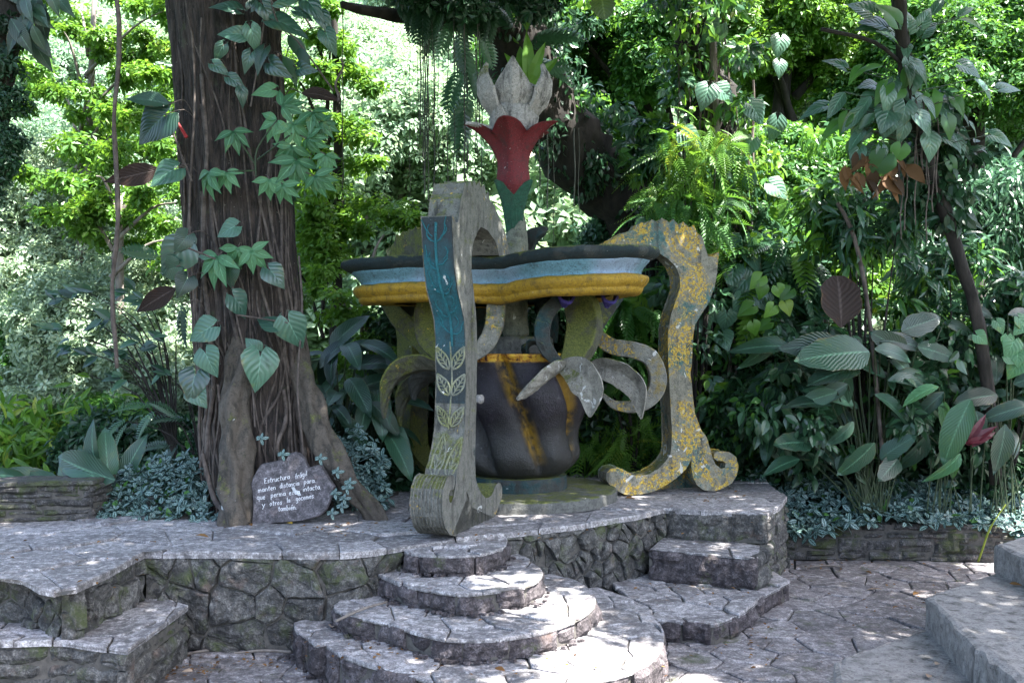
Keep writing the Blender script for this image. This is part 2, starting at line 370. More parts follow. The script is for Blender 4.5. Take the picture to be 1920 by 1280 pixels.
# ---------------------------------------------------------------- stone setting
def clip(poly, nx, ny, c):
    out = []
    for i in range(len(poly)):
        a, b = poly[i - 1], poly[i]; da = nx * a[0] + ny * a[1] - c; db = nx * b[0] + ny * b[1] - c
        if (da <= 0) != (db <= 0):
            t = da / (da - db); out.append((a[0] + (b[0] - a[0]) * t, a[1] + (b[1] - a[1]) * t))
        if db <= 0: out.append(b)
    return out
def area(p): return .5 * sum(p[i - 1][0] * p[i][1] - p[i][0] * p[i - 1][1] for i in range(len(p)))
def cells(poly, sp, seed=1, box=None, stretch=1.0):
    rs = random.Random(seed); xs = [p[0] for p in poly]; ys = [p[1] for p in poly]
    x0, x1, y0, y1 = (min(xs), max(xs), min(ys), max(ys)) if box is None else box
    pts = {}; sx = sp * stretch; sy = sp / stretch
    ni = int((x1 - x0) / sx) + 3; nj = int((y1 - y0) / sy) + 3
    for i in range(ni):
        for j in range(nj):
            pts[i, j] = (x0 + (i - 1 + rs.random() * .95 + (j % 2) * .4) * sx, y0 + (j - 1 + rs.random() * .95) * sy)
    out = []
    for (i, j), s in pts.items():
        c = list(poly)
        for di in range(-3, 4):
            for dj in range(-3, 4):
                if (di or dj) and (i + di, j + dj) in pts and c:
                    q = pts[i + di, j + dj]; nx, ny = q[0] - s[0], q[1] - s[1]
                    c = clip(c, nx, ny, (q[0] ** 2 + q[1] ** 2 - s[0] ** 2 - s[1] ** 2) / 2)
        if len(c) > 2 and abs(area(c)) > sp * sp * .02:
            cx = sum(p[0] for p in c) / len(c); cy = sum(p[1] for p in c) / len(c)
            if rs.random() < .33 and abs(area(c)) > sp * sp * .5:
                g = rs.random() * 6.28; nx, ny = math.cos(g), math.sin(g); k = nx * cx + ny * cy + rs.uniform(-.15, .15) * sp
                out += [h for h in (clip(c, nx, ny, k), clip(c, -nx, -ny, -k)) if len(h) > 2 and abs(area(h)) > sp * sp * .02]
            else: out.append(c)
    return out
def flags(mb, poly, z, sp=.45, gap=.02, seed=1, thick=.05, m=0, box=None, jz=.007, stretch=1.2):
    rs = random.Random(seed * 7)
    for c in cells(poly, sp, seed, box, stretch):
        cx = sum(p[0] for p in c) / len(c); cy = sum(p[1] for p in c) / len(c)
        if area(c) < 0: c = c[::-1]
        q = []
        for i in range(len(c)):
            a, b = c[i - 1], c[i]; L = math.hypot(b[0] - a[0], b[1] - a[1]); n = max(1, int(L / .09))
            for k in range(n):
                t = k / n; x, y = a[0] + (b[0] - a[0]) * t, a[1] + (b[1] - a[1]) * t
                d = math.hypot(cx - x, cy - y) + 1e-6; g = gap * (.3 + .9 * rs.random())
                g = min(g, d * .4); q.append((x + (cx - x) / d * g, y + (cy - y) / d * g))
        tx, ty, dz = rs.gauss(0, .012), rs.gauss(0, .012), rs.gauss(0, jz); n = len(q)
        H = lambda x, y: z + dz + tx * (x - cx) + ty * (y - cy) + .005 * noise.noise(Vector((x * 4, y * 4, seed)))
        v = [(x, y, H(x, y) - .008) for x, y in q]
        v += [(x + (cx - x) * .06, y + (cy - y) * .06, H(x, y)) for x, y in q]
        v += [(x, y, z - thick) for x, y in q] + [(cx, cy, H(cx, cy))]
        f = []
        for i in range(n):
            j = (i + 1) % n
            f += [(i, j, n + j, n + i), (n + i, n + j, 3 * n), (2 * n + i, 2 * n + j, j, i)]
        mb.add(v, f, m, rs.random())
def wall(mb, path, z0, z1, rows=4, wr=(.2, .5), seed=1, m=0, mm=1, side=1, amp=.025, hj=.35, inset=.03, split=.25, batter=0.0):
    """dry stone wall face along a 2-D path; side=+1: outward is to the right of the direction of travel"""
    rs = random.Random(seed); pts = [Vector((p[0], p[1])) for p in path]
    L = [0]
    for a, b in zip(pts, pts[1:]): L.append(L[-1] + (b - a).length)
    T = L[-1]
    def at(u):
        u = min(max(u, 0), T - 1e-6)
        for k in range(len(L) - 1):
            if u <= L[k + 1]: break
        t = (u - L[k]) / max(1e-9, L[k + 1] - L[k]); p = pts[k].lerp(pts[k + 1], t)
        def nn(i):
            i = min(max(i, 0), len(pts) - 2); d = (pts[i + 1] - pts[i]).normalized(); return Vector((d.y, -d.x)) * side
        sharp = nn(k)
        ka = nn(k - 1) if t < .5 else nn(k + 1)
        w = abs(t - .5)
        if sharp.dot(ka) > .8: sharp = (sharp * (1 - w) + ka * w).normalized()
        return p, sharp
    hs = [1 + rs.uniform(-hj, hj) for _ in range(rows)]; s = sum(hs); zz = [z0]
    for h in hs: zz.append(zz[-1] + h / s * (z1 - z0))
    corners = [l for l in L[1:-1]]
    blocks = []
    for r in range(rows):
        u = -rs.random() * .1
        while u < T:
            w = rs.uniform(*wr); e = u + w
            for c in corners:   # break at sharp corners
                if u < c - .02 < e and not at(c - .01)[1].dot(at(c + .01)[1]) > .8: e = c
            e = min(e, T)
            if T - e < wr[0] * .5: e = T
            a, b = zz[r], zz[r + 1]
            if rs.random() < split and (b - a) > .09:
                mid = lerp(a, b, rs.uniform(.3, .7)); blocks += [(u, e, a, mid), (u, e, mid, b)]
            else: blocks.append((u, e, a, b))
            u = e
    for (u0, u1, a, b) in blocks:
        u0 = max(u0, 0)
        if u1 - u0 < .03: continue
        nu = max(3, int((u1 - u0) / .045)) + 1; nv = max(3, int((b - a) / .04)) + 1
        g = .009; u0_, u1_, a_, b_ = u0 + g * rs.random() * 1.5, u1 - g * rs.random() * 1.5, a + g * rs.random(), b - g * rs.random()
        tl, tr, bl, br = [rs.uniform(-.02, .02) for _ in range(4)]
        off = rs.gauss(0, .012); sx, sz = rs.gauss(0, .06), rs.gauss(0, .08); seedv = Vector((rs.random() * 50, rs.random() * 50, 0))
        v = []
        for j in range(nv):
            for i in range(nu):
                s_, t_ = i / (nu - 1), j / (nv - 1)
                u = lerp(u0_, u1_, s_); z = lerp(a_, b_, t_)
                if 0 < s_ < 1 or True: z += lerp(lerp(bl, br, s_), lerp(tl, tr, s_), t_) * (1 if (b < z1 - .001 or t_ < .5) else 0) * (1 if (a > z0 + .001 or t_ > .5) else 0)
                p, n = at(u)
                eu = min(s_, 1 - s_) * (u1 - u0); ev = min(t_, 1 - t_) * (b - a); e = min(eu, ev)
                q = Vector((u * 4.5, z * 5, 0)) + seedv
                d = off - inset * max(0, 1 - e / .03) ** 2 + amp * 1.5 * noise.fractal(q, 1.0, 2.1, 5) + amp * .9 * abs(noise.noise(q * 1.7 + Vector((9, 3, 1)))) + sx * (u - (u0 + u1) / 2) * .5 + sz * (z - (a + b) / 2) * .5
                d -= batter * (z - z0)
                v.append((p.x + n.x * d, p.y + n.y * d, z))
        f = [(j * nu + i, j * nu + i + 1, (j + 1) * nu + i + 1, (j + 1) * nu + i) for j in range(nv - 1) for i in range(nu - 1)]
        if side < 0: f = [q[::-1] for q in f]
        bd = [i for i in range(nu)] + [j * nu + nu - 1 for j in range(1, nv)] + [(nv - 1) * nu + i for i in range(nu - 2, -1, -1)] + [j * nu for j in range(nv - 2, 0, -1)]
        base = len(v); um, zm = (u0 + u1) / 2, (a + b) / 2
        for k in bd:
            x, y, z = v[k]; i, j = k % nu, k // nu; p, n = at(lerp(u0_, u1_, i / (nu - 1))); v.append((p.x - n.x * .09, p.y - n.y * .09, z))
        f += [(bd[k], base + k, base + (k + 1) % len(bd), bd[(k + 1) % len(bd)]) for k in range(len(bd))]
        mb.add(v, f, m, rs.random())
    # mortar backing
    n = max(2, int(T / .1)); v = []
    for i in range(n + 1):
        p, nn = at(T * i / n); v += [(p.x - nn.x * .03, p.y - nn.y * .03, z0), (p.x - nn.x * .03, p.y - nn.y * .03, z1 - .02)]
    mb.add(v, [(2 * i, 2 * i + 2, 2 * i + 3, 2 * i + 1) for i in range(n)], mm, .5)
def wallp(mb, path, z0, z1, sp=.4, seed=1, m=0, mm=1, amp=.03, gap=.012, stretch=1.3):
    """rubble wall of irregular polygonal stones (cells in the wall's own u,z plane)"""
    pts = [Vector((p[0], p[1])) for p in path]; L = [0]
    for a, b in zip(pts, pts[1:]): L.append(L[-1] + (b - a).length)
    def at(u):
        u = min(max(u, 0), L[-1] - 1e-6)
        for k in range(len(L) - 1):
            if u <= L[k + 1]: break
        t = (u - L[k]) / max(1e-9, L[k + 1] - L[k]); d = (pts[k + 1] - pts[k]).normalized(); return pts[k].lerp(pts[k + 1], t), Vector((d.y, -d.x))
    rs = random.Random(seed * 3)
    segs = [0] + [L[i] for i in range(1, len(L) - 1) if (pts[i] - pts[i - 1]).normalized().dot((pts[i + 1] - pts[i]).normalized()) < .85] + [L[-1]]
    for ua, ub in zip(segs, segs[1:]):
        if ub - ua < .03: continue
        for c in cells([(ua, z0), (ub, z0), (ub, z1), (ua, z1)], sp, seed, None, stretch):
            cx = sum(p[0] for p in c) / len(c); cy = sum(p[1] for p in c) / len(c)
            if area(c) < 0: c = c[::-1]
            q = []
            for i in range(len(c)):
                a, b = c[i - 1], c[i]; l = math.hypot(b[0] - a[0], b[1] - a[1]); n = max(1, int(l / .05))
                for k in range(n):
                    t = k / n; x, y = a[0] + (b[0] - a[0]) * t, a[1] + (b[1] - a[1]) * t; d = math.hypot(cx - x, cy - y) + 1e-6; g = min(gap * (.3 + rs.random()), d * .4); q.append((x + (cx - x) / d * g, y + (cy - y) / d * g))
            n = len(q); off = rs.gauss(0, .014); sx, sz = rs.gauss(0, .1), rs.gauss(0, .1); sv = Vector((rs.random() * 50, rs.random() * 50, 0)); v = []
            for sc, dd in ((1, -.10), (1, -.022), (.93, -.004), (.8, 0), (.62, .003), (.42, .004), (.2, .004)):
                for x, z in q:
                    x2, z2 = cx + (x - cx) * sc, cy + (z - cy) * sc; w = Vector((x2 * 4.5, z2 * 5, 0)) + sv
                    p, nn = at(x2); d = off + dd + (0 if dd < -.05 else amp * 1.3 * noise.fractal(w, 1, 2.1, 5) + amp * abs(noise.noise(w * 1.7)) + sx * (x2 - cx) + sz * (z2 - cy))
                    v.append((p.x + nn.x * d, p.y + nn.y * d, z2))
            f = [(r * n + i, r * n + (i + 1) % n, (r + 1) * n + (i + 1) % n, (r + 1) * n + i) for r in range(6) for i in range(n)] + [tuple(range(6 * n, 7 * n))]
            mb.add(v, f, m, rs.random())
    n = max(2, int(L[-1] / .1)); v = []
    for i in range(n + 1):
        p, nn = at(L[-1] * i / n); v += [(p.x - nn.x * .03, p.y - nn.y * .03, z0), (p.x - nn.x * .03, p.y - nn.y * .03, z1 - .02)]
    mb.add(v, [(2 * i, 2 * i + 2, 2 * i + 3, 2 * i + 1) for i in range(n)], mm, .5)
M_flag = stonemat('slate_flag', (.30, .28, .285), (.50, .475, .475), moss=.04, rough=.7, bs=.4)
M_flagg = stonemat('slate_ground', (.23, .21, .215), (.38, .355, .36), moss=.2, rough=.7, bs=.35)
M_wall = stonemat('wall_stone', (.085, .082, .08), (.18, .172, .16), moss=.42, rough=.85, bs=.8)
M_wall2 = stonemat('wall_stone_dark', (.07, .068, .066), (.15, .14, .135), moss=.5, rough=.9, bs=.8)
M_riser = stonemat('riser_stone_shaded', (.085, .07, .075), (.16, .14, .145), moss=.1, rough=.85, bs=.9)  # darker than the treads: unlit front faces put into the stone colour
M_mort = simplemat('mortar', (.06, .055, .05), (.12, .11, .095), 20, .95)
M_soil = simplemat('soil', (.035, .028, .02), (.08, .06, .045), 12, .95, .8, .02)
xy = lambda v: (v[0], v[1])
# terrace outline (front edge traced at z = 0)
TF = [(-9, 8.35)] + [xy(G(*p)) for p in [(0, 1075), (45, 1082), (75, 1100), (120, 1108), (160, 1090), (204, 1071), (240, 1050), (272, 1034), (330, 1034), (467, 1035), (583, 1037), (642, 1036), (700, 1031), (753, 1022), (830, 1012), (951, 998), (1010, 991), (1074, 984), (1130, 975), (1193, 965), (1247, 952), (1300, 955), (1440, 962), (1462, 948), (1476, 930), (1462, 918)]]
TERR = TF + [(3.6, 16), (-9, 16)]
GZ = -.90
# ground: one big sheet reaching up the hill behind
def terr_h(x, y):
    d = max(0, y - 17) ; h = -1.2 - .9 * min(1, max(0, (-x - 1 + 0) / 8)) * min(1, max(0, (y - 12) / 4))
    s = d * .50 + max(0, y - 45) * .22 if True else 0
    h += s * (0.45 + .55 * min(1, max(0, (y - 26) / 12))) + max(0, (x - 4)) * .35 * min(1, max(0, (y - 15.5) / 4))
    return h + .6 * noise.noise(Vector((x * .12, y * .12, 0))) * min(1, d / 5)
mb = MB(); xs = [-220, -120, -80, -60, -45] + list(np.arange(-36, 37, 2.0)) + [45, 60, 80, 120, 220]; ys = [-120, -60, -20, 0, 6, 10, 13] + list(np.arange(15, 60, 2.0)) + list(range(62, 130, 8)) + [150, 200]
v = [(x, y, (terr_h(x, min(y, 110)) if y > 13 else -1.05)) for y in ys for x in xs]; n = len(xs)
mb.add(v, [(j * n + i, j * n + i + 1, (j + 1) * n + i + 1, (j + 1) * n + i) for j in range(len(ys) - 1) for i in range(n - 1)])
M_ground = simplemat('shaded_forest_floor', (.012, .022, .008), (.035, .055, .018), 1.5, .95, .8, .05)  # shade in the gaps between plants put into the floor colour
tag(mb.build('ground', M_ground, smooth=True), kind='structure')
mb = MB()
gp = [(-7, 5.2), (9, 5.2), (9, 12.95), (3.2, 13.0), (2.8, 11.4), (2, 10.5), (-7, 10.2)]
flags(mb, gp, GZ, .46, .014, 3, box=(-7, 9, 5.2, 13), stretch=1.25)
v = [(x, y, GZ - .03) for x, y in [(-12, 1), (14, 1), (14, 13.3), (-12, 13.3)]]; mb.add(v, [(0, 1, 2, 3)], 1)
tag(mb.build('pavement', [M_flagg, M_mort]), kind='structure')
mb = MB()
flags(mb, TERR, 0.0, .8, .007, 5, thick=.06, stretch=1.35)
mb.add([(x, y, -.03) for x, y in TERR], [tuple(range(len(TERR)))], 1)
tag(mb.build('terrace_paving', [M_flag, M_mort]), kind='structure')
def path3(pl): return [p for p in pl]
i0 = 8
left_face = [(-6, 8.4)] + [(TF[i][0] - .04 * (4 < i < 8), TF[i][1] + [0, .1, .14, .2, .22, .16, .08, .02, 0][i]) for i in range(1, 9)]
recess_face = TF[8:15]
right_face = TF[15:22]
inn = lambda path, d=.03: path
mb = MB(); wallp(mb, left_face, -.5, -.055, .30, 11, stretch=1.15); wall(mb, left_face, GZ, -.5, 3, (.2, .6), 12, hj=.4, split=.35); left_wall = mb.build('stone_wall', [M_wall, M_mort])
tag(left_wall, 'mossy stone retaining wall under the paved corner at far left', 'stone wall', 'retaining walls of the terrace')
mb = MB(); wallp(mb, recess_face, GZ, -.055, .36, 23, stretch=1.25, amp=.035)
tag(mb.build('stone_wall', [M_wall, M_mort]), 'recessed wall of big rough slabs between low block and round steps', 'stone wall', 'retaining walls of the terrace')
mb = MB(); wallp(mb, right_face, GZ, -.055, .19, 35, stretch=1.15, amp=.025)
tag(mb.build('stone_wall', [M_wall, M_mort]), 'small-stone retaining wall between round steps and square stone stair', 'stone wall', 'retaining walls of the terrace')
# low seat block at left
sb = [xy(G(*p, -.43)) for p in [(115, 1199), (170, 1208), (240, 1216), (300, 1172), (354, 1133), (300, 1118), (268, 1116), (190, 1150)]]
root = thing('stone_block', 'low stone block with flat slate top in the corner of the left wall', 'stone block', (-3.2, 8.2, GZ))
mb = MB(); fp = [(-5.2, 7.75)] + sb[:5]
wall(mb, fp, GZ, -.47, 3, (.25, .6), 41, hj=.3); mb.build('block_face', [M_wall, M_mort], root)
mb = MB(); flags(mb, [(-5.2, 7.75)] + sb + [(-5.2, 8.6)], -.43, .5, .012, 43, thick=.05); mb.add([(x, y, -.46) for x, y in sb], [tuple(range(len(sb)))], 1); mb.build('block_top', [M_flag, M_mort], root)
# semicircular steps
def sstep(root, lipdef, z, zb, back, seed, sp=.45, wr=(.28, .55), mat=None, name='step', label=None, closed_back=True):
    lip = spline([G(*p, z) for p in lipdef], 5); lip = [xy(p) for p in lip]
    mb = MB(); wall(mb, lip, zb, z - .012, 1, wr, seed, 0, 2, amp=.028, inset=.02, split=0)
    poly = [(x, y) for x, y in lip] + back
    flags(mb, poly, z, sp, .012, seed + 1, thick=.03, m=1)
    mb.add([(x, y, z - .022) for x, y in poly], [tuple(range(len(poly)))], 2)
    # rubble chips wedged along the foot of the riser
    rs = random.Random(seed)
    for k in range(int(len(lip) * 1.3)):
        a = lip[rs.randrange(len(lip) - 1)]; r_ = rs.uniform(.012, .03); c = Vector((a[0] + rs.uniform(-.06, .06), a[1] - rs.uniform(.0, .05), zb + .012))
        vv = [c + Vector((math.cos(g) * r_ * rs.uniform(.7, 1.3), math.sin(g) * r_ * rs.uniform(.7, 1.3), h * r_ * .45)) for h in (-1, 1) for g in (0, 1.2, 2.4, 3.7, 5)]
        mb.add(vv, [(5, 6, 7, 8, 9)] + [(q, (q + 1) % 5, 5 + (q + 1) % 5, 5 + q) for q in range(5)], 0, rs.random())
    o = mb.build(name, [M_riser, M_flag, M_mort], root)
    if label: o['label'] = label
    return o
root = thing('semicircular_steps', 'half-round slate steps fanning out below the sculpture foot', 'steps', (-.4, 9.0, GZ))
sstep(root, [(755, 1018), (757, 1033), (775, 1039), (817, 1042), (876, 1042), (916, 1036), (945, 1025), (953, 1013), (948, 1004)], -.05, -.23, [xy(G(900, 1000, -.05)), xy(G(800, 1005, -.05))], 51, .3)
sstep(root, [(694, 1069), (734, 1087), (765, 1097), (856, 1112), (916, 1108), (987, 1097), (1013, 1083), (1017, 1067), (985, 1045), (955, 1036)], -.23, -.42, [xy(G(900, 1032, -.23)), xy(G(740, 1040, -.23))], 61, .36)
sstep(root, [(625, 1132), (628, 1142), (665, 1155), (718, 1166), (773, 1182), (821, 1194), (876, 1198), (955, 1194), (1050, 1174), (1107, 1144), (1117, 1118), (1090, 1091), (1035, 1073)], -.42, -.6, [xy(G(930, 1090, -.42)), xy(G(740, 1095, -.42)), xy(G(660, 1112, -.42))], 71, .42)
sstep(root, [(612, 1200), (615, 1215), (665, 1237), (734, 1256), (820, 1277), (916, 1291), (1035, 1291), (1134, 1273), (1213, 1245), (1245, 1207), (1240, 1174), (1209, 1138), (1161, 1114), (1120, 1100)], -.6, GZ, [xy(G(1000, 1120, -.6)), xy(G(700, 1140, -.6))], 81, .5)
o = sstep(root, [(550, 1166), (552, 1178), (572, 1194), (594, 1207), (640, 1203)], -.602, GZ, [xy(G(680, 1170, -.602)), xy(G(620, 1144, -.602))], 91, .45, name='step_wing')
# square stair on the right: two block risers and a landing
root = thing('stone_stair', 'square two-block stone stair with moss at the right end of the terrace', 'steps', (2.6, 11.4, GZ))
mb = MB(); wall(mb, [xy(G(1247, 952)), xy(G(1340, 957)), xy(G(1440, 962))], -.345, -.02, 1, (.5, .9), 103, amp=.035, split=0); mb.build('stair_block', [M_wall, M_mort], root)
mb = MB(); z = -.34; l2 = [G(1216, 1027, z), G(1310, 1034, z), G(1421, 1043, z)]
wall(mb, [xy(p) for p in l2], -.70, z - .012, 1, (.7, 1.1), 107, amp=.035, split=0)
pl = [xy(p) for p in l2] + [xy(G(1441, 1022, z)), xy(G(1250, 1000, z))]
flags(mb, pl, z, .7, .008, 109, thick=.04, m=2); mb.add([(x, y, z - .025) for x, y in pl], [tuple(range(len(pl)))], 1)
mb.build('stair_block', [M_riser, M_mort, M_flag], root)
mb = MB(); a = G(1440, 962); b = G(1476, 930); c = (3.6, 16)
wall(mb, [xy(G(1421, 1043, z)), xy(G(1440, 1036, z)), xy(a)], -.70, z, 2, (.3, .6), 111); wall(mb, [xy(a), xy(b), c], GZ, -.03, 5, (.2, .5), 113); mb.build('stair_cheek', [M_wall, M_mort], root)
z = -.69; mb = MB(); lip = [xy(p) for p in spline([G(*p, z) for p in [(1484, 1088), (1450, 1106), (1426, 1120), (1399, 1143), (1345, 1167), (1305, 1164), (1262, 1163), (1225, 1160)]], 4)]
wall(mb, lip[::-1], GZ, z - .012, 1, (.2, .4), 117, amp=.03, split=0)
pl = lip + [xy(G(1130, 1080, z)), xy(G(1440, 1060, z))]
flags(mb, pl, z, .45, .02, 119, thick=.04, m=2); mb.add([(x, y, z - .025) for x, y in pl], [tuple(range(len(pl)))], 1); mb.build('landing', [M_riser, M_mort, M_flag], root)
# concrete stair bottom right
M_conc = concmat('concrete_step', (.24, .228, .22), None, 0, None, lich=0, white=0, moss=0, dark=.85)
root = thing('concrete_stair', 'smooth grey concrete stair climbing out of the lower right corner', 'steps', (4, 8, GZ))
def slab(poly, z, zb, name='concrete_step', mat=None, parent=None, bev=.035, nz=.018):
    mb = MB(); q = []
    for i in range(len(poly)):
        a, b = Vector(poly[i - 1]), Vector(poly[i]); L = (b - a).length; n = max(1, int(L / .06))
        for k in range(n): q.append(a.lerp(b, k / n))
    if area([tuple(p) for p in q]) < 0: q = q[::-1]
    n = len(q); c = sum(q, Vector((0, 0))) / n; v = []
    for zz, ins in ((zb, 0), (lerp(zb, z, .35), .0), (lerp(zb, z, .7), 0), (z - bev, 0), (z - bev * .3, bev * .3), (z, bev)):
        for i, p in enumerate(q):
            d = (c - p).normalized() * ins; w = nz * noise.noise(Vector((p.x * 6, p.y * 6, zz * 6))) * 2
            v.append((p.x + d.x + w, p.y + d.y + w, zz + (w * .5 if zz > zb else 0)))
    f = [(r * n + i, r * n + (i + 1) % n, (r + 1) * n + (i + 1) % n, (r + 1) * n + i) for r in range(5) for i in range(n)] + [tuple(range(5 * n, 6 * n))]
    mb.add(v, f); return mb.build(name, mat or M_conc, parent)
zC, zB, zA = -.60, -.324, -.065
slab([xy(G(1564, 1237, zC)), xy(G(1724, 1181, zC)), (4.6, 9.6), (6, 9), (5, 5), (1.75, 5), (2.1, 6.5)], zC, GZ, parent=root)
slab([xy(G(1735, 1116, zB)), xy(G(1841, 1081, zB)), (5.6, 10.6), (7, 10), (6, 5), (3.25, 5), xy(G(1900, 1270, zB)), xy(G(1828, 1214, zB))], zB, zC - .01, parent=root)
slab([xy(G(1864, 1020, zA)), xy(G(1920, 1003, zA)), (6.5, 11.5), (8, 11), (7.5, 6), (4.6, 6), (4.62, 8.6)], zA, zB - .01, parent=root)
# right planter wall and far left parapet
mb = MB(); wall(mb, [(3.35, 13.0), (4.6, 12.95), (9.5, 12.6)], GZ, -.42, 4, (.2, .5), 131, hj=.4, split=.3)
tag(mb.build('planter_wall', [M_wall2, M_mort]), 'low dark stone planter wall under the variegated plants at right', 'stone wall')
mb = MB(); mb.add([(3.4, 13.04, -.45), (14, 12.7, -.45), (16, 16, -.2), (3.6, 16, -.2)], [(0, 1, 2, 3)])
tag(mb.build('planter_soil', M_soil), kind='structure')
root = thing('low_wall', 'low dark slate wall along the far left edge of the terrace', 'stone wall', (-5.2, 10.4, 0))
a, b = G(-120, 984), G(172, 975)
mb = MB(); wall(mb, [xy(a), xy(b), (b.x + .05, b.y + .45)], 0, .38, 5, (.3, .7), 137, hj=.3, amp=.02, split=.2); mb.build('wall_face', [M_wall2, M_mort], root)
slab([(a.x, a.y - .02), (b.x + .02, b.y - .02), (b.x + .07, b.y + .46), (a.x, a.y + .5)], .425, .382, 'coping', M_wall2, root, .012, .012)
# bare soil bed round the tree and behind the sculpture
mb = MB(); mb.add([(p[0], p[1], .012) for p in [(-5.5, 10.9), (-4.6, 10.75), (-3.2, 10.85), (-2.0, 11.2), (-1.4, 12.5), (-1.7, 16), (-5.8, 16)]], [(0, 1, 2, 3, 4, 5, 6)])
tag(mb.build('soil_bed', M_soil), kind='structure')
# ---------------------------------------------------------------- the sculpture
CX, CY = .07, 12.3
S = thing('concrete_sculpture', 'tall painted concrete flower sculpture with three scrolled legs and a scalloped table', 'sculpture', (CX, CY, 0))
M_leg = concmat('leg_concrete', (.20, .19, .15), (.05, .16, .16), .28, None, lich=.78, white=.85, moss=.30, dark=.8)
M_legf = concmat('front_leg_concrete', (.15, .148, .13), (.08, .11, .11), .1, None, lich=.18, white=.4, moss=.42, dark=.9)
M_legb = concmat('back_leg_concrete', (.075, .075, .055), None, .3, None, lich=.2, white=.05, moss=.95, dark=.6)
M_teal = concmat('teal_relief', (.08, .09, .09), (.012, .12, .15), .8, (.02, .03, .035), white=.45, moss=0, dark=.7)
M_dark = concmat('dark_concrete', (.04, .043, .04), (.01, .05, .055), .4, None, white=.12, moss=.2, dark=.7)
M_rim = concmat('dark_rim', (.06, .065, .06), (.008, .025, .03), .6, None, white=.25, moss=.35, dark=.6)
M_blue = concmat('blue_band', (.2, .3, .34), (.16, .34, .42), 1.3, (.26, .34, .46), white=.2, moss=0, dark=.6, rough=.6)
M_yel = concmat('yellow_band', (.22, .14, .03), (.44, .26, .015), 1.1, None, white=.05, moss=.05, dark=.8, rough=.5)
M_red = concmat('red_cup', (.15, .05, .05), (.17, .009, .016), 1.1, None, white=.6, moss=0, dark=.85, rough=.6)
M_white = concmat('white_petal', (.30, .285, .27), (.46, .43, .41), .6, None, white=.25, moss=.25, dark=1.0)
M_green = concmat('green_stem', (.15, .155, .12), (.03, .12, .07), .2, None, lich=.2, white=.3, moss=.35, dark=.3)
M_calyx = concmat('green_calyx', (.10, .11, .09), (.012, .09, .05), .8, None, white=.2, moss=.0, dark=.3)
M_brk = concmat('bracket', (.18, .175, .15), (.25, .18, .05), .2, None, lich=.45, white=.45, moss=.3, dark=.25)
M_pet = concmat('leaf_petal', (.25, .235, .20), None, .3, None, lich=.0, white=1.2, moss=.25, dark=.6)
M_purp = concmat('purple_bud', (.04, .03, .10), (.05, .035, .22), 1.3, None, white=.1, moss=0, dark=.3)
M_line = concmat('relief_line', (.22, .23, .18), (.26, .27, .12), .4, None, white=.5, moss=.3, dark=.1)
M_lint = concmat('teal_line', (.04, .10, .11), (.015, .15, .18), .8, None, white=.4, moss=0, dark=.1)
# leg profile traced on the right leg's near side: (px, py) -> (r, z) in its own radial plane
TH, HT = math.radians(15), .155
def prof(px, py):
    ox, oy = CX + HT * math.sin(TH), CY - HT * math.cos(TH); k = (px - 960) / F
    r = (k * oy - ox) / (math.cos(TH) - k * math.sin(TH)); D = oy + r * math.sin(TH)
    return r, CZ + (640 - py) * D / F
OUT = [(1098, 505), (1108, 488), (1122, 470), (1138, 458), (1159, 446), (1176, 436), (1195, 431), (1203, 419), (1213, 426), (1222, 413), (1236, 420), (1241, 411), (1256, 420), (1262, 413), (1272, 425), (1281, 418), (1292, 429), (1301, 423), (1307, 438), (1316, 446), (1320, 462), (1326, 481), (1336, 483), (1347, 473), (1345, 492), (1343, 511), (1338, 539), (1329, 566), (1313, 588), (1302, 607), (1297, 638), (1297, 661), (1294, 697), (1297, 738), (1301, 774), (1311, 801), (1324, 822), (1330, 842), (1334, 858), (1341, 872), (1352, 880), (1360, 877), (1362, 868), (1356, 862), (1345, 862), (1340, 858), (1341, 850), (1353, 846), (1367, 848), (1379, 858), (1383, 873), (1380, 890), (1371, 904), (1356, 914), (1338, 919), (1320, 917), (1308, 908), (1301, 895), (1298, 876), (1298, 852)]
INN = [(1292, 866), (1285, 878), (1266, 896), (1244, 910), (1222, 920), (1193, 929), (1172, 925), (1161, 919), (1145, 908), (1139, 900), (1139, 887), (1146, 880), (1157, 877), (1168, 880), (1176, 886), (1186, 892), (1200, 893), (1216, 890), (1234, 880), (1250, 866), (1259, 851), (1261, 830), (1261, 800), (1259, 765), (1256, 711), (1254, 661), (1255, 616), (1261, 588), (1270, 561), (1277, 539), (1276, 516), (1268, 498), (1253, 482), (1236, 473), (1205, 474), (1172, 484), (1150, 505)]
PR = [prof(*p) for p in OUT + INN]
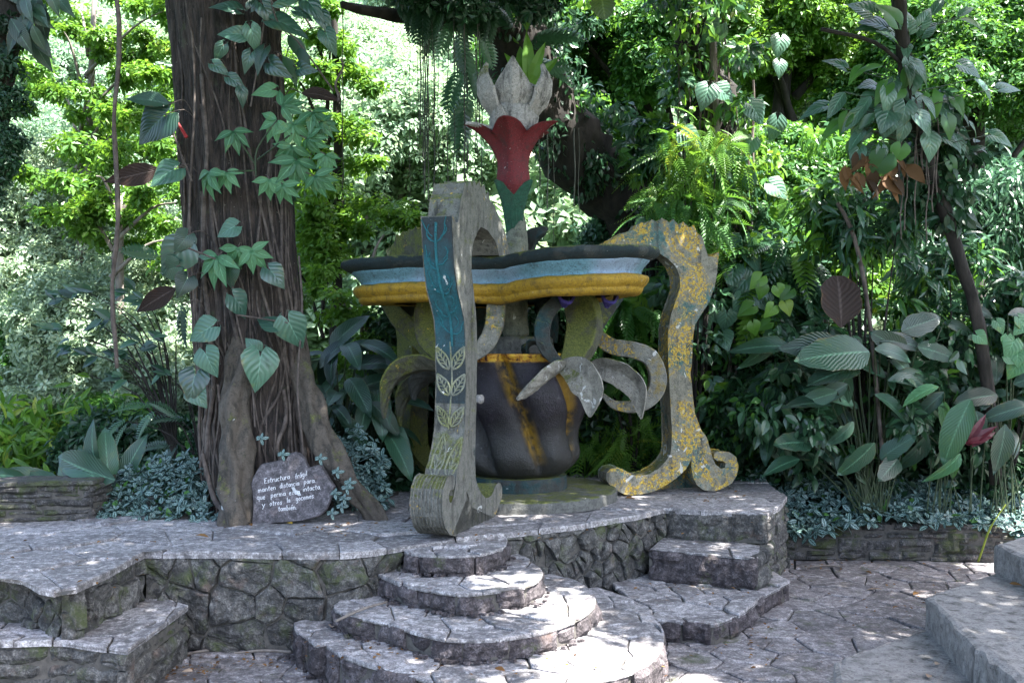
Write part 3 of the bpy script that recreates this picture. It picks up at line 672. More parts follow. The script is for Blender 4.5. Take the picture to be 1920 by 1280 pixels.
def leg(theta, mat, name='leg', label=None, zs=None, hw=HT):
    c, s = math.cos(theta), math.sin(theta); mb = MB(); n = len(PR); zs = zs or (lambda r, z: (r, z))
    pr = [zs(r, max(z, .0)) for r, z in PR]
    dens = []
    for i in range(n):
        a, b = pr[i], pr[(i + 1) % n]; L = math.hypot(b[0] - a[0], b[1] - a[1]); k = max(1, int(L / .05))
        for j in range(k): dens.append((lerp(a[0], b[0], j / k), lerp(a[1], b[1], j / k)))
    n = len(dens); W5 = [(-hw, .012), (-hw + .012, 0), (-hw * .5, 0), (0, 0), (hw * .5, 0), (hw - .012, 0), (hw, .012)]
    v = []
    cx = [((dens[i - 1][1] - dens[(i + 1) % n][1]), (dens[(i + 1) % n][0] - dens[i - 1][0])) for i in range(n)]
    for w, ins in W5:
        for i, (r, z) in enumerate(dens):
            nx, nz = cx[i]; L = math.hypot(nx, nz) or 1; nx /= L; nz /= L
            r2 = r + nx * ins; z2 = max(z + nz * ins, .0)
            q = Vector((r2 * 5, w * 5, z2 * 5 + theta)); d = .008 * noise.fractal(q, 1, 2, 3)
            v.append((CX + c * (r2 + nx * d) - s * w, CY + s * (r2 + nx * d) + c * w, max(z2 + nz * d, .0)))
    f = [(k * n + i, k * n + (i + 1) % n, (k + 1) * n + (i + 1) % n, (k + 1) * n + i) for k in range(len(W5) - 1) for i in range(n)]
    f += [tuple(range(n))[::-1], tuple(range((len(W5) - 1) * n, len(W5) * n))]
    mb.add(v, f); o = mb.build(name, mat, S)
    if label: o['label'] = label
    return o, pr
TF_, TR_, TB_ = math.radians(-108), math.radians(15), math.radians(133)
stretch = lambda r, z: (r, (z * (1.2 if r > 2.42 else 1.2 - .2 * min(1, (2.42 - r) / .15))) if (z < .55 and r > 2.27) else z if z < 2.2 else z + (z - 2.2) * .11)
lr, _ = leg(TR_, M_leg, label='right scrolled leg crusted with yellow lichen')
lf, PF = leg(TF_, M_legf, label='front scrolled leg with teal carved face', zs=stretch, hw=.165)
lb_, _ = leg(TB_, M_legb, label='mossy dark leg behind the table at left')
for o in (lr, lf, lb_):
    bm_ = o.data; bm_.polygons.foreach_set('use_smooth', [False] * len(bm_.polygons))
# the carved face of the front leg: teal paint panel and raised leaf lines
oi = 23
face = PF[oi:38]                      # spike tip downwards to the scroll
def fpt(z, s, lift=.0):
    for a, b in zip(face, face[1:]):
        if b[1] <= z <= a[1] + 1e-6: t = (a[1] - z) / max(1e-6, a[1] - b[1]); r = lerp(a[0], b[0], t); break
    else: r = face[0][0] if z > face[0][1] else face[-1][0]
    r += lift; c, sn = math.cos(TF_), math.sin(TF_)
    return Vector((CX + c * r - sn * s, CY + sn * r + c * s, z))
mb = MB(); ztop, zbot = face[0][1] - .01, 1.28; nz = 44; ss = [-.155, -.10, -.05, 0, .05, .10, .155]
v = []
for i in range(nz + 1):
    z = lerp(ztop, zbot, i / nz)
    for s_ in ss: v.append(fpt(z, s_, .009 + .004 * noise.noise(Vector((s_ * 20, z * 6, 1)))))
n = len(ss); mb.add(v, [(i * n + k, (i + 1) * n + k, (i + 1) * n + k + 1, i * n + k + 1) for i in range(nz) for k in range(n - 1)])
b = MB(); b.v = []
tp = mb.build('painted_face', M_teal, lf)
mb = MB(); tube(mb, [fpt(z, .02 * math.sin(z * 4), .014) for z in np.linspace(ztop - .05, 1.85, 30)], .014, 6)
for k, z in enumerate((2.86, 2.62, 2.40, 2.16, 1.95)):
    for sg in (-1, 1):
        dz = random.uniform(-.04, .04); q = random.uniform(.12, .26)
        tube(mb, [fpt(z + dz + t * q - .05 * math.sin(t * 3), sg * (.012 + t ** .7 * random.uniform(.10, .13)) + .02 * math.sin(z * 4), .012) for t in np.linspace(0, 1, 7)], [.008, .009, .010, .008, .007, .006, .004], 5)
        tube(mb, [fpt(z + dz + .05 + t * .12, sg * (.05 + .07 * t * (1.2 - t) * 2), .011) for t in np.linspace(0, 1, 6)], .006, 5)
mb.build('relief_stem', M_lint, lf)
mb = MB(); rl = .0105
tube(mb, [fpt(z, .01 * math.sin(z * 5), .008) for z in np.linspace(1.9, 1.02, 24)], .009, 6)
def relleaf(zc, sc, L, Wd, ang):
    d = Vector((math.sin(ang), math.cos(ang))); e = Vector((d.y, -d.x)); base = Vector((sc, zc))
    pt = lambda t, w: base + d * (t * L) + e * w
    sh = [(t, Wd * math.sin(math.pi * t ** .8) ** .9) for t in np.linspace(0, 1, 11)]
    for sg in (-1, 1):
        q = [pt(t, sg * w) for t, w in sh]; q = [Vector((max(-.150, min(.150, a.x)), a.y)) for a in q]
        tube(mb, [fpt(a.y, a.x, .009) for a in q], rl, 5)
        for t in (.2, .38, .56, .72):
            w = Wd * math.sin(math.pi * t ** .8) * .85; q = [pt(t, 0), pt(t + .10, sg * w * .5), pt(t + .17, sg * w)]
            q = [Vector((max(-.148, min(.148, a.x)), a.y)) for a in q]
            tube(mb, [fpt(a.y, a.x, .008) for a in q], rl * .7, 4)
    q = [pt(t, 0) for t in np.linspace(0, .95, 6)]; tube(mb, [fpt(a.y, a.x, .008) for a in q], rl * .8, 4)
for zc, L, Wd in ((1.62, .27, .052), (1.36, .25, .055), (1.05, .23, .05)):
    relleaf(zc, -.02, L, Wd, -.55); relleaf(zc, .02, L, Wd, .55)
relleaf(.56, -.075, .42, .062, .05); relleaf(.56, .07, .40, .062, .18)
mb.build('relief_leaf', M_line, lf)
mb = MB(); sc_ = [p for p in PF[36:58] if p[0] > 2.3]
for w in (-.13, -.09, -.05, -.01, .03, .07, .11, .14):
    c_, s_ = math.cos(TF_), math.sin(TF_); pts_ = [Vector((CX + c_ * (r + .004) - s_ * w, CY + s_ * (r + .004) + c_ * w, max(z, .012))) for r, z in PF[42:56]]
    tube(mb, spline(pts_, 3), .0075, 5, wob=.5)
mb.build('scroll_rib', M_legf, lf)
# base discs
def lathe(prof_, n=48, cx=CX, cy=CY, jag=.0, lob=None):
    v = []
    for r, z in prof_:
        for k in range(n):
            g = 2 * math.pi * k / n; rr = r * (1 + (lob(g, z) if lob else 0)) + jag * noise.noise(Vector((math.cos(g) * 3, math.sin(g) * 3, z * 5)))
            v.append((cx + rr * math.cos(g), cy + rr * math.sin(g), z))
    f = [(i * n + k, i * n + (k + 1) % n, (i + 1) * n + (k + 1) % n, (i + 1) * n + k) for i in range(len(prof_) - 1) for k in range(n)]
    f.append(tuple(range((len(prof_) - 1) * n, len(prof_) * n)))
    return v, f
M_base = concmat('base_concrete', (.12, .12, .11), None, .2, None, lich=0, white=.15, moss=.15, dark=.4)
mb = MB(); mb.add(*lathe([(1.2, 0.002), (1.2, .06), (1.195, .12), (1.17, .135), (.9, .137), (.3, .138)], 72, CX, CY, .02)); mb.build('base_slab', M_base, S)
mb = MB(); mb.add(*lathe([(.60, .136), (.60, .24), (.585, .295), (.5, .305)], 60, CX, CY, .01)); mb.build('plinth', M_dark, S, smooth=False)
# vase with twisted lobes
def vlob(g, z): return .15 * math.sin(max(0, min(1, (z - .3) / .3)) * math.pi / 2) * ((1 - (1 - abs(math.cos(3.5 * (g + .55 * (z - 1)) + .4))) ** 2.2) * 2 - 1) * (1 - .45 * max(0, (z - 1.4) / .3))
vp = [(.50, .30), (.59, .35), (.645, .44), (.66, .56), (.645, .70), (.645, .84), (.68, .97), (.725, 1.09), (.75, 1.22), (.745, 1.36), (.72, 1.48), (.70, 1.58), (.70, 1.66), (.735, 1.715), (.755, 1.74), (.73, 1.76), (.58, 1.74), (.45, 1.72)]
vs = spline([Vector((r, z, 0)) for r, z in vp], 3); v, f = lathe([(p.x, p.y) for p in vs], 168, CX, CY, .012, vlob)
mb = MB(); gr = []
for x, y, z in v:
    g = math.atan2(y - CY, x - CX); gr.append(min(1, max(0, abs(math.cos(3.5 * (g + .55 * (z - 1)) + .4)))) if -1.75 < g + .55 * (z - 1) < -.3 else 1.0)
mb.add(v, f, 0, gr)
def vasemat():
    m, nt, out = newmat('vase_paint'); g = N_(nt, 'ShaderNodeNewGeometry').outputs['Position']; sp = N_(nt, 'ShaderNodeSeparateXYZ'); nt.links.new(g, sp.inputs[0]); z = sp.outputs[2]
    a = noise_(nt, 2.1, 5, .65, g, .3); b = noise_(nt, 11, 6, .7, g, .3); c = noise_(nt, 60, 4, .7, g); r = attr(nt)
    col = mixc(nt, ramp(nt, b, .35, .65), (.004, .0035, .005), (.014, .010, .018))
    col = mixc(nt, ramp(nt, math_(nt, 'ADD', z, math_(nt, 'MULTIPLY', a, .9)), 1.55, 1.15, 0, .75), col, (.024, .024, .021))
    yl = math_(nt, 'MULTIPLY', ramp(nt, r, .5, .2), ramp(nt, math_(nt, 'ADD', a, math_(nt, 'MULTIPLY', b, .4)), .6, .74))
    yl = math_(nt, 'MULTIPLY', yl, ramp(nt, z, .45, .65))
    col = mixc(nt, math_(nt, 'MULTIPLY', yl, .95), col, mixc(nt, b, (.10, .06, .008), (.38, .22, .02)))
    col = mixc(nt, math_(nt, 'MULTIPLY', ramp(nt, z, 1.655, 1.68), ramp(nt, b, .42, .52)), col, mixc(nt, ramp(nt, b, .42, .6), (.45, .12, .02), (.62, .40, .04)))
    col = mixc(nt, ramp(nt, b, .6, .75, 0, .5), col, (.10, .10, .10)); col = mixc(nt, ramp(nt, c, .68, .74, 0, .6), col, (.4, .4, .4))
    p = N_(nt, 'ShaderNodeBsdfPrincipled'); p.inputs['Roughness'].default_value = .42; p.inputs['Specular IOR Level'].default_value = .4; nt.links.new(col, p.inputs['Base Color'])
    nt.links.new(bump(nt, math_(nt, 'ADD', b, math_(nt, 'MULTIPLY', c, .8)), .8, .018), p.inputs['Normal']); nt.links.new(p.outputs[0], out.inputs[0]); return m
vase = mb.build('vase', vasemat(), S, smooth=True)
mb = MB(); mb.add(*lathe([(.40, 1.70), (.41, 1.80), (.40, 1.93), (.37, 1.96), (.1, 1.955)], 40, CX + .03, CY, .02)); mb.build('vase_neck', M_base, S, smooth=False)
# table: trefoil outline swept with the moulding profile
def rt(g):
    a = math.cos(3 * (g - math.radians(-48))); base = 1.58 + .44 * (a * .85 + .15 * a * abs(a))
    return base + .10 * max(0, math.cos(g - math.radians(192))) ** 4
def ztilt(x): return .028 * x
def band(prof_, mat, name, n=240, cap=False, jag=.011):
    v = []
    for d, z in prof_:
        for k in range(n):
            g = 2 * math.pi * k / n; r = rt(g) - d
            r += jag * noise.noise(Vector((math.cos(g) * 9, math.sin(g) * 9, z * 9)))
            x = CX + r * math.cos(g); y = CY + r * math.sin(g); v.append((x, y, z + ztilt(x) - .045 * max(0, -math.cos(3 * (g - math.radians(-48))))  + jag * noise.noise(Vector((x * 7, y * 7, 3 + z)))))
    f = [(i * n + k, i * n + (k + 1) % n, (i + 1) * n + (k + 1) % n, (i + 1) * n + k)[::-1] for i in range(len(prof_) - 1) for k in range(n)]
    if cap: f.append(tuple(range((len(prof_) - 1) * n, len(prof_) * n))[::-1])
    mb = MB(); mb.add(v, f); return mb.build(name, mat, S, smooth=True)
sp2 = lambda L: [(p.x, p.y) for p in spline([Vector((a, b, 0)) for a, b in L], 4)]
band(sp2([(.25, 2.745), (.17, 2.75), (.11, 2.76), (.05, 2.785), (.01, 2.82), (.0, 2.85), (.012, 2.88), (.04, 2.893), (.09, 2.88), (.2, 2.862), (.8, 2.86)]), M_rim, 'table_rim', cap=True)
band(sp2([(.22, 2.585), (.235, 2.61), (.225, 2.645), (.19, 2.685), (.15, 2.72), (.125, 2.75), (.15, 2.765)]), M_blue, 'blue_band')
band(sp2([(.62, 2.385), (.34, 2.375), (.27, 2.38), (.225, 2.40), (.205, 2.43), (.20, 2.455), (.165, 2.485), (.14, 2.525), (.14, 2.56), (.17, 2.59), (.24, 2.60)]), M_yel, 'yellow_band')
n = 120; mb = MB(); v = []
for d, z in ((.58, 2.415), (.75, 2.43), (1.0, 2.44)):
    for k in range(n):
        g = 2 * math.pi * k / n; r = max(.05, rt(g) - d); x = CX + r * math.cos(g); v.append((x, CY + r * math.sin(g), z + ztilt(x)))
mb.add(v, [(i * n + k, i * n + (k + 1) % n, (i + 1) * n + (k + 1) % n, (i + 1) * n + k) for i in range(2) for k in range(n)] + [tuple(range(2 * n, 3 * n))]); mb.build('table_underside', M_dark, S)
# ribbons (box section sweeps with in-plane widths)
def ribbon(mb, pts, w, t, side=None, k=5, m=0, taper=None):
    """centre line pts, w = widths in the curve's plane, t = thickness along 'side'"""
    n0 = len(pts); pts = spline(pts, k); ws = [lerp(w[min(int(i / k), n0 - 1)], w[min(int(i / k) + 1, n0 - 1)], (i % k) / k) for i in range(len(pts))]
    tt = t if hasattr(t, '__len__') else [t] * n0
    ts_ = [lerp(tt[min(int(i / k), n0 - 1)], tt[min(int(i / k) + 1, n0 - 1)], (i % k) / k) for i in range(len(pts))]
    side = Vector(side or (0, 1, 0)).normalized(); v = []
    for i, p in enumerate(pts):
        tg = (pts[min(i + 1, len(pts) - 1)] - pts[max(i - 1, 0)]).normalized(); a = tg.cross(side).normalized(); b = side - tg * side.dot(tg); b.normalize()
        hw, ht = ws[i] / 2, ts_[i] / 2; c = min(.012, hw * .3, ht * .3)
        for x, y in ((-hw + c, -ht), (hw - c, -ht), (hw, -ht + c), (hw, ht - c), (hw - c, ht), (-hw + c, ht), (-hw, ht - c), (-hw, -ht + c)):
            q = p + a * x + b * y; v.append(q + Vector((1, 1, 1)) * .006 * noise.fractal(q * 6, 1, 2, 3))
    f = [(i * 8 + j, i * 8 + (j + 1) % 8, (i + 1) * 8 + (j + 1) % 8, (i + 1) * 8 + j) for i in range(len(pts) - 1) for j in range(8)]
    f += [tuple(range(8))[::-1], tuple(range((len(pts) - 1) * 8, len(pts) * 8))]
    mb.add(v, f, m)
def pr_(l): return [P(*p) for p in l]
def rib(l, w, t, mat, name, side=None, label=None):
    mb = MB(); ribbon(mb, pr_(l), w, t, side); o = mb.build(name, mat, S)
    if label: o['label'] = label
    return o
rib([(932, 548, 11.75), (930, 580, 11.65), (926, 612, 11.55), (912, 642, 11.45), (888, 663, 11.4), (862, 668, 11.5), (850, 650, 11.6)], [.22, .22, .21, .20, .17, .13, .10], .24, M_brk, 'bracket', label='pale curved bracket beside the front leg')
rib([(1068, 548, 11.6), (1045, 566, 11.55), (1024, 590, 11.5), (1016, 620, 11.45), (1022, 650, 11.45), (1042, 676, 11.5), (1062, 694, 11.55)], [.12, .16, .18, .18, .16, .13, .08], .20, M_dark, 'bracket', label='dark teal hooked bracket under the table')
rib([(1078, 545, 12.0), (1092, 578, 11.95), (1096, 612, 11.9), (1088, 645, 11.85), (1072, 678, 11.8), (1058, 700, 11.8)], [.30, .36, .38, .34, .24, .12], .30, M_legb, 'bracket', (.35, 1, 0), label='broad mossy crescent bracket')
rib([(806, 556, 12.2), (796, 590, 12.2), (800, 630, 12.2), (822, 662, 12.1), (850, 680, 12.0)], [.2, .24, .24, .2, .12], .26, M_legb, 'bracket', label='mossy bracket in shadow behind the front leg')
rib([(1108, 608, 12.5), (1122, 632, 12.4), (1150, 650, 12.3), (1188, 656, 12.2), (1218, 670, 12.15), (1232, 700, 12.1), (1228, 732, 12.1), (1206, 754, 12.1), (1178, 762, 12.15), (1150, 757, 12.2), (1132, 742, 12.25)],
    [.14, .17, .19, .20, .20, .20, .20, .18, .14, .10, .05], .20, M_brk, 'tendril', label='lichened tendril curling down at the right')
rib([(984, 478, 12.6), (990, 455, 12.6), (1002, 440, 12.55), (1018, 433, 12.5), (1025, 430, 12.5)], [.20, .20, .17, .10, .04], .16, M_dark, 'tendril', (.2, 1, 0), 'short dark hooked tip above the table')
mb = MB(); tube(mb, spline([P(1026, 640, 12.7), P(1030, 600, 12.7), P(1018, 560, 12.7)], 4), .13, 10, wob=.2); mb.build('post', M_dark, S, smooth=True)
rib([(905, 545, 12.95), (893, 600, 12.9), (905, 655, 12.8)], [.24, .2, .12], .24, M_dark, 'bracket')
rib([(722, 562, 12.9), (752, 600, 12.75), (792, 640, 12.6), (830, 692, 12.3)], [.14, .22, .24, .14], .22, M_legb, 'bracket')
rib([(1150, 556, 12.7), (1128, 585, 12.55), (1112, 625, 12.4)], [.22, .26, .16], .24, M_dark, 'bracket')
rib([(748, 558, 13.1), (760, 585, 13.0), (772, 560, 13.0)], [.1, .2, .12], .2, M_dark, 'bracket')
# petals: thin leaf shells from a centre line
def shell(pts, w, side, cup=.2, t=.022, k=5, mat=None, name='leaf_petal', nx=9, shp=None, nrm_=None):
    n0 = len(pts); pts = spline(pts, k); N = len(pts); side = Vector(side).normalized(); top = []; bot = []
    W_ = [lerp(w[min(int(i / k), n0 - 1)], w[min(int(i / k) + 1, n0 - 1)], (i % k) / k) for i in range(N)]
    v = []; uv = []
    for lay in (0, 1):
        for i, p in enumerate(pts):
            tg = (pts[min(i + 1, N - 1)] - pts[max(i - 1, 0)]).normalized(); b = (side - tg * side.dot(tg)).normalized(); a = b.cross(tg).normalized()
            for j in range(nx):
                s_ = j / (nx - 1) * 2 - 1; hw = W_[i] / 2
                q = p + b * (s_ * hw) - a * (cup * hw * (abs(s_) ** 1.3)) - a * (lay * t); q += a * .004 * noise.noise(q * 9)
                q += a * .005 * math.sin((i / N - abs(s_) * .25) * 38) * (1 if lay == 0 else 0)
                v.append(q); uv.append((s_ * .5 + .5, i / (N - 1)))
    f = []; M_ = N * nx
    for i in range(N - 1):
        for j in range(nx - 1):
            q = (i * nx + j, i * nx + j + 1, (i + 1) * nx + j + 1, (i + 1) * nx + j); f.append(q); f.append(tuple(x + M_ for x in q[::-1]))
        for j in (0, nx - 1):
            q = (i * nx + j, (i + 1) * nx + j, (i + 1) * nx + j + M_, i * nx + j + M_); f.append(q)
    for i in (0, N - 1):
        for j in range(nx - 1): f.append((i * nx + j, i * nx + j + 1, i * nx + j + 1 + M_, i * nx + j + M_))
    mb = MB(); mb.add(v, f, 0, .5, uv); return mb.build(name, mat or M_pet, S, smooth=False)
shell(pr_([(1060, 688, 11.45), (1040, 700, 11.3), (1018, 718, 11.15), (994, 736, 11.05), (970, 750, 11.0)]), [.16, .30, .34, .22, .01], (.3, -.6, .75), .25)
shell(pr_([(1054, 686, 11.5), (1078, 694, 11.35), (1098, 708, 11.2), (1112, 735, 11.12), (1107, 782, 11.12)]), [.12, .30, .40, .38, .01], (.75, -.55, .5), .35, mat=M_pet)
shell(pr_([(1112, 690, 12.1), (1140, 690, 11.95), (1172, 702, 11.85), (1198, 730, 11.8), (1204, 785, 11.8)]), [.14, .28, .34, .30, .01], (.6, -.6, .55), .35, mat=M_pet)
shell(pr_([(822, 694, 11.9), (790, 692, 11.9), (758, 702, 11.85), (736, 726, 11.8), (722, 785, 11.8)]), [.2, .36, .42, .34, .03], (-.15, -.8, .5), .4, mat=M_legb)
shell(pr_([(830, 700, 12.3), (806, 706, 12.3), (786, 722, 12.3), (778, 750, 12.3)]), [.2, .3, .3, .05], (-.3, -.7, .6), .3, mat=M_dark)
shell(pr_([(1000, 690, 12.0), (985, 660, 11.7), (1000, 640, 11.5), (1020, 646, 11.4), (1026, 664, 11.4)]), [.1, .2, .2, .14, .02], (.2, -.9, .3), .3, mat=M_dark)
shell(pr_([(838, 700, 12.4), (800, 712, 12.5), (764, 745, 12.6), (752, 800, 12.6)]), [.2, .34, .3, .02], (-.3, -.7, .5), .4, mat=M_legb)
for px, py in ((1062, 566), (1143, 566)):
    shell(pr_([(px - 16, py - 12, 11.4), (px - 10, py + 2, 11.3), (px + 2, py + 6, 11.3), (px + 12, py - 2, 11.35), (px + 14, py - 14, 11.4)]), [.2, .26, .26, .2, .1], (0, 1, 0), .1, .03, mat=M_purp, name='purple_bud')
mb = MB(); c = P(900, 748, 11.2); mb.add(*[(lambda vf: vf)(lathe([(.02, c.z - .05), (.045, c.z - .03), (.05, c.z + .02), (.035, c.z + .05)], 10, c.x, c.y, .01))][0]); mb.build('stone_bud', M_white, S)
# stem, calyx, cup and petals of the flower
mb = MB(); tube(mb, spline([P(968, 632, 12.3), P(962, 585, 12.3), P(958, 540, 12.3), P(958, 495, 12.3), P(966, 455, 12.3), P(972, 422, 12.3), P(967, 390, 12.3), P(962, 365, 12.3)], 5), [x for x in np.interp(range(36), [0, 8, 14, 19, 24, 28, 32, 35], [.15, .19, .21, .17, .10, .08, .10, .15])], 18, wob=.12)
mb.build('stem', M_green, S, smooth=True)
FX, FY = P(963, 0, 12.3).x, 12.3; zz = lambda py: CZ + (640 - py) * 12.3 / F
def rad_shell(az, prof_, ws, mat, name, cup=.35, t=.03, twist=0.0, cx=FX, cy=FY):
    g = math.radians(az); d = Vector((math.cos(g), math.sin(g), 0)); sd_ = Vector((-math.sin(g), math.cos(g), twist))
    return shell([Vector((cx, cy, 0)) + d * r + Vector((0, 0, z)) for r, z in prof_], ws, sd_, cup, t, mat=mat, name=name)
for az in (-35, -145, 80, -250):
    rad_shell(az, [(.10, zz(440)), (.135, zz(412)), (.18, zz(382)), (.235, zz(360)), (.285, zz(342))], [.12, .22, .25, .19, .01], M_calyx, 'calyx_leaf', .9)
n = 100; v = []; prof_c = [(.14, 368), (.19, 352), (.20, 335), (.185, 315), (.195, 295), (.24, 275), (.31, 257), (.37, 246), (.40, 240)]; pc = spline([Vector((r, zz(y), 0)) for r, y in prof_c], 3)
for lay in (0, 1):
    for i, p in enumerate(pc if lay == 0 else pc[::-1]):
        t = (i if lay == 0 else len(pc) - 1 - i) / (len(pc) - 1)
        for k in range(n):
            g = 2 * math.pi * k / n; ph = (5 * (g - math.radians(-28))) / (2 * math.pi); fr = abs((ph % 1) - .5) * 2   # 1 at tips
            tipf = fr ** 2.2 * max(0, t - .45) / .55
            r = p.x * (1 - lay * .10 * (1 if t < .95 else .2)) + .19 * tipf * t + .03 * math.cos(5 * (g + .5)) * t
            z = p.y + (.02 + .05 * fr * (1 - fr) - .11 * (1 - fr) ** 2 * 1.2) * max(0, t - .6) / .4
            v.append((FX + r * math.cos(g), FY + r * math.sin(g), z))
m_ = 2 * len(pc); mb = MB(); mb.add(v, [(i * n + k, i * n + (k + 1) % n, (i + 1) * n + (k + 1) % n, (i + 1) * n + k) for i in range(m_ - 1) for k in range(n)])
mb.build('flower_cup', M_red, S, smooth=True)
rad_shell(-165, [(.30, zz(252)), (.40, zz(247)), (.50, zz(242)), (.60, zz(238))], [.2, .17, .11, .01], M_white, 'cup_tip', .3)
rad_shell(-118, [(.33, zz(248)), (.36, zz(232)), (.37, zz(218)), (.36, zz(206))], [.16, .15, .10, .01], M_white, 'cup_tip', .3)
mb = MB(); mb.add(*lathe([(.20, zz(262)), (.28, zz(240)), (.30, zz(222)), (.27, zz(205)), (.18, zz(195)), (.02, zz(193))], 30, FX, FY, .03)); mb.build('flower_heart', M_white, S, smooth=True)
for az, h, rr in ((-93, 113, .27), (-166, 120, .40), (-12, 122, .42), (140, 150, .30), (35, 150, .30)):
    rad_shell(az, [(.22, zz(232)), (rr * .95, zz(205)), (rr + .05, zz(180)), (rr + .05, zz(155)), (rr, zz(lerp(155, h, .6))), (rr - .06, zz(h))], [.26, .44, .50, .37, .15, .01], M_white, 'white_petal', .55, .035)
# ---------------------------------------------------------------- leaf materials
L_bright = leafmat('leaf_bright', (.03, .10, .014), (.13, .27, .035), .42, (.20, .38, .035), yellow=(.26, .30, .05))
L_mid = leafmat('leaf_mid', (.022, .085, .02), (.075, .20, .045), .4, (.16, .36, .04))
L_dark = leafmat('leaf_dark', (.005, .024, .010), (.022, .070, .026), .25)  # dark end lowered: deeper shade among the leaves put into the colour
L_vine = leafmat('leaf_vine', (.006, .030, .014), (.05, .13, .06), .25, rough=.32, spec=.6)  # dark end lowered here too, adding shade contrast by colour
L_big = leafmat('leaf_big', (.014, .05, .03), (.05, .13, .07), .22, (.09, .2, .04), rough=.36, spec=.55, vein=90)
L_bigd = leafmat('leaf_big_dark', (.007, .025, .016), (.028, .075, .045), .18, rough=.34, spec=.6, vein=80)
L_phil = leafmat('leaf_philodendron', (.03, .085, .055), (.08, .18, .12), .2, (.1, .24, .06), rough=.36, spec=.6, vein=45)
L_phil2 = leafmat('leaf_philodendron_dark', (.012, .04, .028), (.04, .10, .07), .15, rough=.3, spec=.7, vein=38)
L_palm = leafmat('leaf_palmate', (.04, .13, .06), (.10, .25, .12), .3, (.16, .36, .06), rough=.45, vein=40)
L_pale = leafmat('leaf_pale', (.13, .21, .12), (.38, .48, .34), .35, (.36, .48, .24), rough=.45)  # sunlit look of the shrubs put into a paler leaf colour
L_far = leafmat('leaf_far', (.12, .24, .13), (.37, .50, .32), .4, (.40, .52, .30), rough=.5, yellow=(.54, .47, .38))  # strong sun and haze on far leaves put into their pale colour
L_far2 = leafmat('leaf_far_cool', (.09, .19, .12), (.28, .42, .27), .35, (.34, .48, .26), rough=.5)  # cooler far leaves, bright distance likewise put into the colour
L_pilea = leafmat('leaf_variegated', (.005, .028, .024), (.014, .055, .045), .12, (.04, .12, .08), rough=.4, variegated=True)
L_dead = leafmat('leaf_dead', (.05, .024, .012), (.24, .125, .045), .3, (.3, .16, .04), rough=.7, spec=.2)
L_deadp = leafmat('leaf_dead_pale', (.24, .17, .12), (.42, .32, .24), .1, rough=.7, spec=.2)
L_brownd = leafmat('leaf_dark_brown', (.014, .009, .007), (.03, .018, .014), .2, (.05, .02, .015), rough=.65, spec=.25, vein=60)
L_yel = leafmat('leaf_yellow', (.4, .25, .03), (.5, .33, .05), .3)
def barkmat(name, c1, c2):
    m, nt, out = newmat(name); g = N_(nt, 'ShaderNodeNewGeometry').outputs['Position']; mp = N_(nt, 'ShaderNodeMapping'); mp.inputs['Scale'].default_value = (1, 1, .16); nt.links.new(g, mp.inputs[0]); s_ = mp.outputs[0]
    a = noise_(nt, 16, 7, .7, s_, .5); b = noise_(nt, 42, 5, .7, s_, .3); c = noise_(nt, 5, 6, .7, g)
    col = mixc(nt, ramp(nt, a, .42, .60), c1, c2); col = mixc(nt, ramp(nt, b, .56, .68, 0, .6), col, tuple(x * 2.2 for x in c2)); col = mixc(nt, ramp(nt, c, .58, .7, 0, .6), col, (.05, .065, .03)); col = mixc(nt, ramp(nt, noise_(nt, 13, 5, .75, g), .66, .70, 0, .7), col, (.22, .21, .18))
    p = N_(nt, 'ShaderNodeBsdfPrincipled'); p.inputs['Roughness'].default_value = .9; nt.links.new(col, p.inputs['Base Color']); nt.links.new(bump(nt, math_(nt, 'ADD', a, math_(nt, 'MULTIPLY', b, .5)), 1.0, .06), p.inputs['Normal']); nt.links.new(p.outputs[0], out.inputs[0]); return m
M_bark = barkmat('bark', (.008, .006, .005), (.052, .037, .030))
M_barkg = simplemat('bark_grey', (.12, .10, .09), (.26, .23, .20), 12, .9, .8, .02, stretch=(1, 1, .3))
M_barkd = simplemat('bark_dark', (.010, .009, .008), (.038, .032, .027), 9, .95, .8, .03, stretch=(1, 1, .3))
M_root = simplemat('aerial_root', (.04, .03, .026), (.14, .112, .095), 10, .85, .6, .01)
M_string = simplemat('root_string', (.04, .045, .035), (.10, .10, .08), 10, .9)
M_stemg = simplemat('green_shoot', (.012, .024, .01), (.035, .06, .02), 10, .6)

# ---------------------------------------------------------------- slate sign with hand-painted words
SG = thing('slate_sign', 'rough slate slab with white hand-painted words leaning at the foot of the big tree', 'sign', tuple(G(545, 982)))
so = [(471, 982), (474, 950), (472, 920), (470, 907), (474, 895), (479, 886), (484, 877), (490, 870), (503, 868), (513, 866), (523, 862), (535, 862), (539, 856), (541, 851), (552, 848), (562, 851), (571, 861), (575, 871), (579, 877), (588, 874), (596, 872), (603, 874), (611, 888), (619, 902), (627, 913), (622, 930), (617, 945), (611, 958), (600, 967), (583, 972), (565, 977), (540, 979), (513, 981), (490, 984)]
DS = G(545, 982).y; lean = .22
def spt(px, py, off=0.0):
    h = (982 - py) * DS / F; y = DS + h * lean
    return Vector(((px - 960) * y / F, y - off, CZ + (640 - py) * y / F))
mb = MB(); n = len(so); cx_ = sum(p[0] for p in so) / n; cy_ = sum(p[1] for p in so) / n; v = []
rings = [(1.0, -.012, .09), (1.0, -.006, .02), (.975, 0, .0), (.8, 0, 0), (.5, 0, 0), (.25, 0, 0)]
for sc, _, back in rings:
    for (x, y) in so:
        q = spt(cx_ + (x - cx_) * sc, cy_ + (y - cy_) * sc); q.y += back + (.004 * noise.fractal(Vector((x * .05, y * .05, sc)), 1, 2, 3)); v.append(q)
